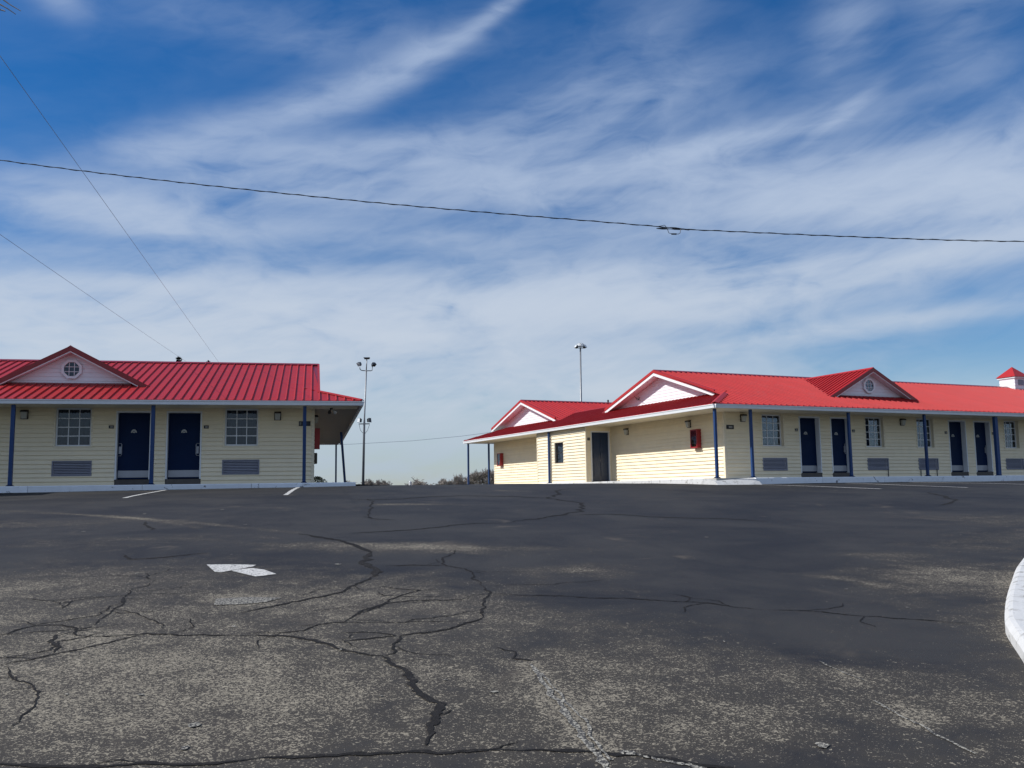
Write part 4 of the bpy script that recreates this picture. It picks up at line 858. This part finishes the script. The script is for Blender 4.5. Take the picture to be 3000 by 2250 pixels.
flood(t, rel(-10.0, 9.98), .32, .30, .22, R(-30), R(42)); flood(t, rel(-9.0, 9.92), .32, .30, .22, R(40), R(60), lens=False)
m = Mesh(); m.hexa([(c[0], c[1], c[2]) for c in [rel(-9.62, 10.34, 59.9), rel(-9.32, 10.34, 59.9), rel(-9.32, 10.34, 60.1), rel(-9.62, 10.34, 60.1), rel(-9.67, 10.44, 59.85), rel(-9.27, 10.44, 59.85), rel(-9.27, 10.44, 60.15), rel(-9.67, 10.44, 60.15)]]); m.obj('flood_head', 'dark_galvanised', t)
# right light mast
t = thing('light_mast', 'tall slim light mast with a ring of round heads behind the right block', 'light mast', (6.22, 85, -1.0), group='floodlight masts behind the motel')
def rel2(x, z, y=85): return Vector((x-6.22, y-85, z+1.0))
m = Mesh(); m.tube([rel2(6.22, -1), rel2(6.39, 14.75)], [.14, .07], 8); m.obj('mast', 'galvanised', t, smooth=True)
m = Mesh(); m.tube([rel2(5.95, 14.75), rel2(6.84, 14.72)], .035, 6); m.tube([rel2(6.39, 14.75, 84.6), rel2(6.39, 14.75, 85.4)], .035, 6); m.obj('cross_arm', 'dark_galvanised', t)
def round_head(root, c, r_, rz, tilt):
    o = Mesh(); o.tube([(0, .26, 0), (0, .18, 0), (0, 0, 0)], [r_*.35, r_*.7, r_], 12); b = o.obj('flood_head', 'dark_galvanised', root, smooth=True); b.location = c; b.rotation_euler = (tilt, 0, rz)
    l = Mesh(); l.tube([(0, -.01, 0), (0, -.04, 0)], [r_*.88, r_*.6], 12); l.obj('flood_lens', 'lamp_glass', b)
for dx, z, dy, rz, tl in ((-.44, 14.92, 0, -60, -35), (-.12, 15.04, .1, -20, -20), (.12, 14.98, -.2, 10, -15), (.46, 14.92, 0, 50, -30)): round_head(t, rel2(6.39+dx, z, 85+dy), .21, R(rz), R(tl))

# ---------------------------------------------------------------- wires
def wire(pts, r_, label, sides=5, n=24, sag=0.0, twist=False):
    P = []
    for i in range(len(pts)-1):
        a, b = Vector(pts[i]), Vector(pts[i+1])
        for k in range(n): P.append(a.lerp(b, k/n))
    P.append(Vector(pts[-1])); L = len(P)
    for i, p in enumerate(P): p.z -= sag*4*(i/(L-1))*(1-i/(L-1))
    m = Mesh(); m.tube(P, r_, sides); o = m.obj('overhead_wire', 'wire_grey', None, smooth=True, fix=False); tag(o, label, 'wire'); return o
xs = [(-30, 11.9), (-20, 9.4), (-14, 7.93), (-7.97, 6.87), (-2.62, 6.16), (2.36, 5.645), (2.55, 5.61), (2.70, 5.60), (7.95, 5.33), (14, 5.32), (22, 5.75), (30, 6.6)]
P = catmull([(a, b) for a, b in xs], 10); w1 = bpy.data.objects.new('overhead_cable', None); COL.objects.link(w1); tag(w1, 'thick twisted cable with a small splice loop crossing the sky above both blocks', 'cable')
Mesh().tube([(p.x, 14, p.y) for p in P], .0062, 6).obj('main_strand', 'cable_black', w1, smooth=True, fix=False)
dense = []
for i in range(len(P)-1):
    L = (P[i+1]-P[i]).length; n = max(2, int(L/.07))
    for k in range(n): dense.append(P[i].lerp(P[i+1], k/n))
s_ = 0; hel = []
for i, p in enumerate(dense):
    if i: s_ += (p-dense[i-1]).length
    if abs(p.x) < 16: hel.append((p.x, 14+.009*math.cos(s_*15), p.y+.009*math.sin(s_*15)))
Mesh().tube(hel, .0045, 4).obj('wound_strand', 'cable_black', w1, smooth=True, fix=False)
loop = [(2.30, 5.655), (2.36, 5.665), (2.40, 5.675), (2.44, 5.62), (2.46, 5.55), (2.53, 5.53), (2.61, 5.53), (2.635, 5.545), (2.65, 5.61), (2.69, 5.615)]
Mesh().tube([(a, 13.99, b-.005) for a, b in loop], .005, 5).obj('splice_loop', 'cable_black', w1); Mesh().tube([(2.50, 13.99, 5.527), (2.58, 13.99, 5.525)], .012, 6).obj('splice_sleeve', 'cable_black', w1)
wire([(-6.79, 11.0, 7.73), (-18.03, 60.0, 8.71)], .0045, 'thin steep wire falling from the upper left to behind the left roof', n=60, sag=-.0)
wire([(-8.46, 14.0, 6.06), (-19.82, 60.0, 9.37)], .004, 'faint lower wire slanting down to the small spruce behind the left roof', n=60, sag=.03)
wire([(-40, 110, 7.42), (-19.3, 110, 7.46), (-11.9, 110, 7.76), (-6.2, 110, 8.22), (-2.7, 110, 8.62), (14, 110, 11.5)], .022, 'distant wire rising from the left block towards the far roof', n=6)

# ---------------------------------------------------------------- trees
def bare_tree(label, x, y, z0, height, width, seed, group='bare trees on the skyline', lean=0.0):
    rnd = random.Random(seed); t = thing('bare_tree', label, 'tree', (x, y, z0), group=group)
    tr, cr = Mesh(), Mesh()
    def grow(p, d, L, r_, lvl):
        n = 3; pts = [p]; rad = [r_]
        for k in range(n):
            d = (d + Vector((rnd.uniform(-.16, .16), rnd.uniform(-.16, .16), rnd.uniform(-.02, .14)))).normalized(); p = p + d*L/n; pts.append(p); rad.append(r_*(1-.35*(k+1)/n))
        (tr if lvl < 2 else cr).tube(pts, rad, 5 if lvl < 2 else 3, caps=False)
        if lvl >= 5: return
        nb = (6 if lvl == 0 else 4 if lvl < 4 else 3)
        for k in range(nb):
            ang = rnd.uniform(0, 2*math.pi); sp_ = rnd.uniform(.45, 1.15) if lvl else rnd.uniform(.35, 1.1)
            side = Vector((math.cos(ang), math.sin(ang)*.8, 0)); nd = (d*math.cos(sp_)+side*math.sin(sp_)*wf).normalized(); q = pts[-1] if k < 2 else pts[2]
            grow(q, nd, L*rnd.uniform(.62, .82), max(.038, rad[-1]*.75), lvl+1)
    wf = width/height*1.15
    grow(Vector((0, 0, 0)), Vector((lean, 0, 1)).normalized(), height*.26, height*.022, 0)
    zmax = max(v[2] for v in cr.v); xw = max(abs(v[0]) for v in cr.v); sc = height/zmax; sw = (width/2)/xw
    for mm in (tr, cr): mm.v = [(a*sw, b*sw, c*sc) for a, b, c in mm.v]
    tr.obj('trunk', 'bark', t, fix=False); cr.obj('crown', 'twig', t, fix=False); return t
YT = 180; ZB = -.6
for i, (x, ztop, w, lab) in enumerate([
    (-31.5, 4.2, 5.0, 'low bare tree seen between the walkway posts of the left block'),
    (-28.6, 4.6, 4.4, 'bare tree on the skyline just left of the grey light mast'),
    (-26.6, 4.5, 3.8, 'bare tree on the skyline right behind the foot of the grey light mast'),
    (-24.6, 4.4, 3.2, 'last bare tree of the low clump right of the grey light mast'),
    (-18.9, 4.95, 5.6, 'rounded bare tree standing alone behind the white marker post'),
    (-14.2, 4.5, 4.4, 'low rounded bare tree midway between the marker post and the right block'),
    (-12.2, 4.35, 3.6, 'small bare tree just right of the low rounded one'),
    (-10.3, 5.4, 3.2, 'thin pointed bare tree just left of the outermost porch post'),
    (-8.3, 5.6, 3.6, 'bare tree right beside the outermost porch post of the right block'),
    (-6.6, 6.35, 4.4, 'tallest bare tree seen between the two far porch posts'),
    (-4.6, 6.1, 3.6, 'bare tree close to the far corner of the right block'),
    (-2.6, 5.9, 3.4, 'bare tree mostly hidden behind the far corner of the right block'),
    (-40.5, 4.2, 5.0, 'bare tree seen under the end eave of the left block'),
    (-37.0, 4.0, 4.0, 'small bare tree seen right of the inner walkway post of the left block')]):
    bare_tree(lab, x, YT+(i % 3)*4, ZB, ztop+.05-ZB, w*1.25, 100+i*7)
brush = Mesh(); rnd = random.Random(3)
for k in range(1500):
    x = rnd.uniform(-44, -1); y = rnd.uniform(176, 196); h = rnd.uniform(2.6, 4.6)*(.8+.2*math.sin(x*.9)); p = Vector((x, y, ZB)); q = p+Vector((rnd.uniform(-.5, .5), 0, h))
    brush.tube([p, (p+q)/2+Vector((rnd.uniform(-.2, .2), 0, 0)), q], [.07, .055, .03], 3, caps=False)
b = brush.obj('brushwood', 'twig', None, fix=False); b['kind'] = 'stuff'; tag(b, 'low grey brushwood along the skyline between the bare trees', 'brushwood')
def spruce(label, x, y, z0, height, seed, wid=1.9):
    rnd = random.Random(seed); t = thing('spruce_tree', label, 'tree', (x, y, z0), group='spruce tips behind the left roof')
    Mesh().tube([(0, 0, 0), (.05, 0, height*.6), (0, 0, height)], [.16, .09, .015], 7).obj('trunk', 'bark', t)
    c = Mesh(); z = height*.35
    while z < height-.05:
        f = (height-z)/height; rad = wid*(f**.8)*rnd.uniform(.6, 1.15)
        for k in range(7):
            a = rnd.uniform(0, 2*math.pi); L = rad*rnd.uniform(.5, 1.15); tip = Vector((math.cos(a)*L, math.sin(a)*L, z+L*rnd.uniform(-.1, .45))); base = Vector((0, 0, z))
            for j in range(10):
                u = rnd.uniform(.15, 1); p = base.lerp(tip, u); s = rnd.uniform(.05, .13)*(1.2-.5*u)
                v = Vector((rnd.uniform(-1, 1), rnd.uniform(-1, 1), rnd.uniform(-.3, .8))).normalized()*s*1.6; w = Vector((rnd.uniform(-1, 1), rnd.uniform(-1, 1), rnd.uniform(-1, 1))).normalized()*s*.6
                c.poly([p-v-w, p+v*.2-w, p+v, p-v*.2+w])
        z += rnd.uniform(.13, .22)
    c.obj('crown', 'needle', t, fix=False)
spruce('dark spruce tip, the tallest of three, above the middle of the left roof', -22.5, 62, 0, 11.05, 4, 2.6)
spruce('slender dark spruce tip just right of the tallest one', -20.5, 62, 0, 10.72, 9, 1.5)
spruce('barely visible spruce tip right of the slender one', -19.8, 62.4, 0, 10.42, 12, 1.7)
def shrub(label, x, y, r_, h, seed):
    rnd = random.Random(seed); z0 = sheet_z(x, y)-.05; t = thing('shrub', label, 'shrub', (x, y, z0)); c = Mesh()
    for k in range(1400):
        a, u = rnd.uniform(0, 6.283), rnd.random()**.5; z = rnd.random(); rr_ = r_*u*math.sqrt(max(.05, 1-z*z))
        p = Vector((math.cos(a)*rr_, math.sin(a)*rr_, z*h)); v = Vector((rnd.uniform(-1, 1), rnd.uniform(-1, 1), rnd.uniform(-.5, 1))).normalized()*.05; w = v.cross(Vector((rnd.uniform(-1, 1), rnd.uniform(-1, 1), .3))).normalized()*.03
        c.poly([p-v, p-w, p+v, p+w])
    c.obj('foliage', 'shrub_leaf', t, fix=False); st = Mesh()
    for k in range(5): st.tube([(0, 0, 0), (rnd.uniform(-.2, .2)*r_, rnd.uniform(-.2, .2)*r_, h*.6)], [.03, .01], 4)
    st.obj('stems', 'bark', t)
shrub('dark evergreen shrub beyond the walkway of the left block', -12.2, 58, .85, .98, 2)
# bare tree left of the picture; only the twig tips of one drooping limb show in the top corner
TX, TY = -6.4, 1.2
t = thing('bare_tree', 'twig tips of an overhanging bare tree in the upper left corner', 'tree', (TX, TY, ground_z(TX, TY)))
zb = ground_z(TX, TY); rel3 = lambda x, y, z: Vector((x-TX, y-TY, z-zb))
tr, cr = Mesh(), Mesh(); tr.tube([rel3(TX, TY, zb-.2), rel3(TX+.05, TY+.1, 1.6), rel3(TX+.2, TY+.1, 3.0)], [.17, .14, .11], 10)
rnd = random.Random(21)
def limb(p, d, L, r_, lvl, lim):
    pts = [p]; rad = [r_]
    for k in range(4):
        d = (d+Vector((rnd.uniform(-.15, .15), rnd.uniform(-.2, .08), rnd.uniform(-.05, .12)))).normalized(); p = p+d*L/4; pts.append(p); rad.append(r_*(1-.12*(k+1)))
    (tr if lvl < 2 else cr).tube(pts, rad, 6 if lvl < 2 else 3, caps=False)
    if lvl >= lim: return
    for k in range(3):
        a = rnd.uniform(math.pi, 2*math.pi); limb(pts[2+k % 3], (d+Vector((math.cos(a), math.sin(a), rnd.uniform(-.1, .5)))*.7).normalized(), L*.7, rad[-1]*.6, lvl+1, lim)
for d in ((-.6, -.2, .8), (-.3, -.7, .8), (.1, -.5, 1), (-.2, -.3, 1)): limb(rel3(TX+.2, TY+.1, 3.0), Vector(d).normalized(), 1.1, .06, 0, 5)
tr.tube([rel3(*p) for p in [(TX+.2, TY+.1, 3.0), (-5.2, 2.0, 3.9), (-3.9, 2.8, 4.15), (-2.9, 3.3, 3.95), (-2.3, 3.5, 3.75)]], [.06, .045, .028, .015, .007], 7)
TWIGS = [[(-2.127, 3.6, 3.671), (-2.076, 3.6, 3.644), (-2.04, 3.6, 3.617), (-1.995, 3.6, 3.589)], [(-2.125, 3.6, 3.631), (-2.082, 3.6, 3.619), (-2.053, 3.6, 3.602), (-2.015, 3.6, 3.575)], [(-2.123, 3.6, 3.606), (-2.081, 3.6, 3.596), (-2.059, 3.6, 3.589)]]
for k, tip in enumerate(TWIGS):
    cr.tube([rel3(-2.3, 3.5, 3.75)] + [rel3(*q) for q in tip], [.006, .004, .003, .0022, .0015][:len(tip)+1], 4, caps=False)
tr.obj('trunk', 'bark', t, fix=False); cr.obj('crown', 'twig', t, fix=False)
print('objects', len(bpy.data.objects))
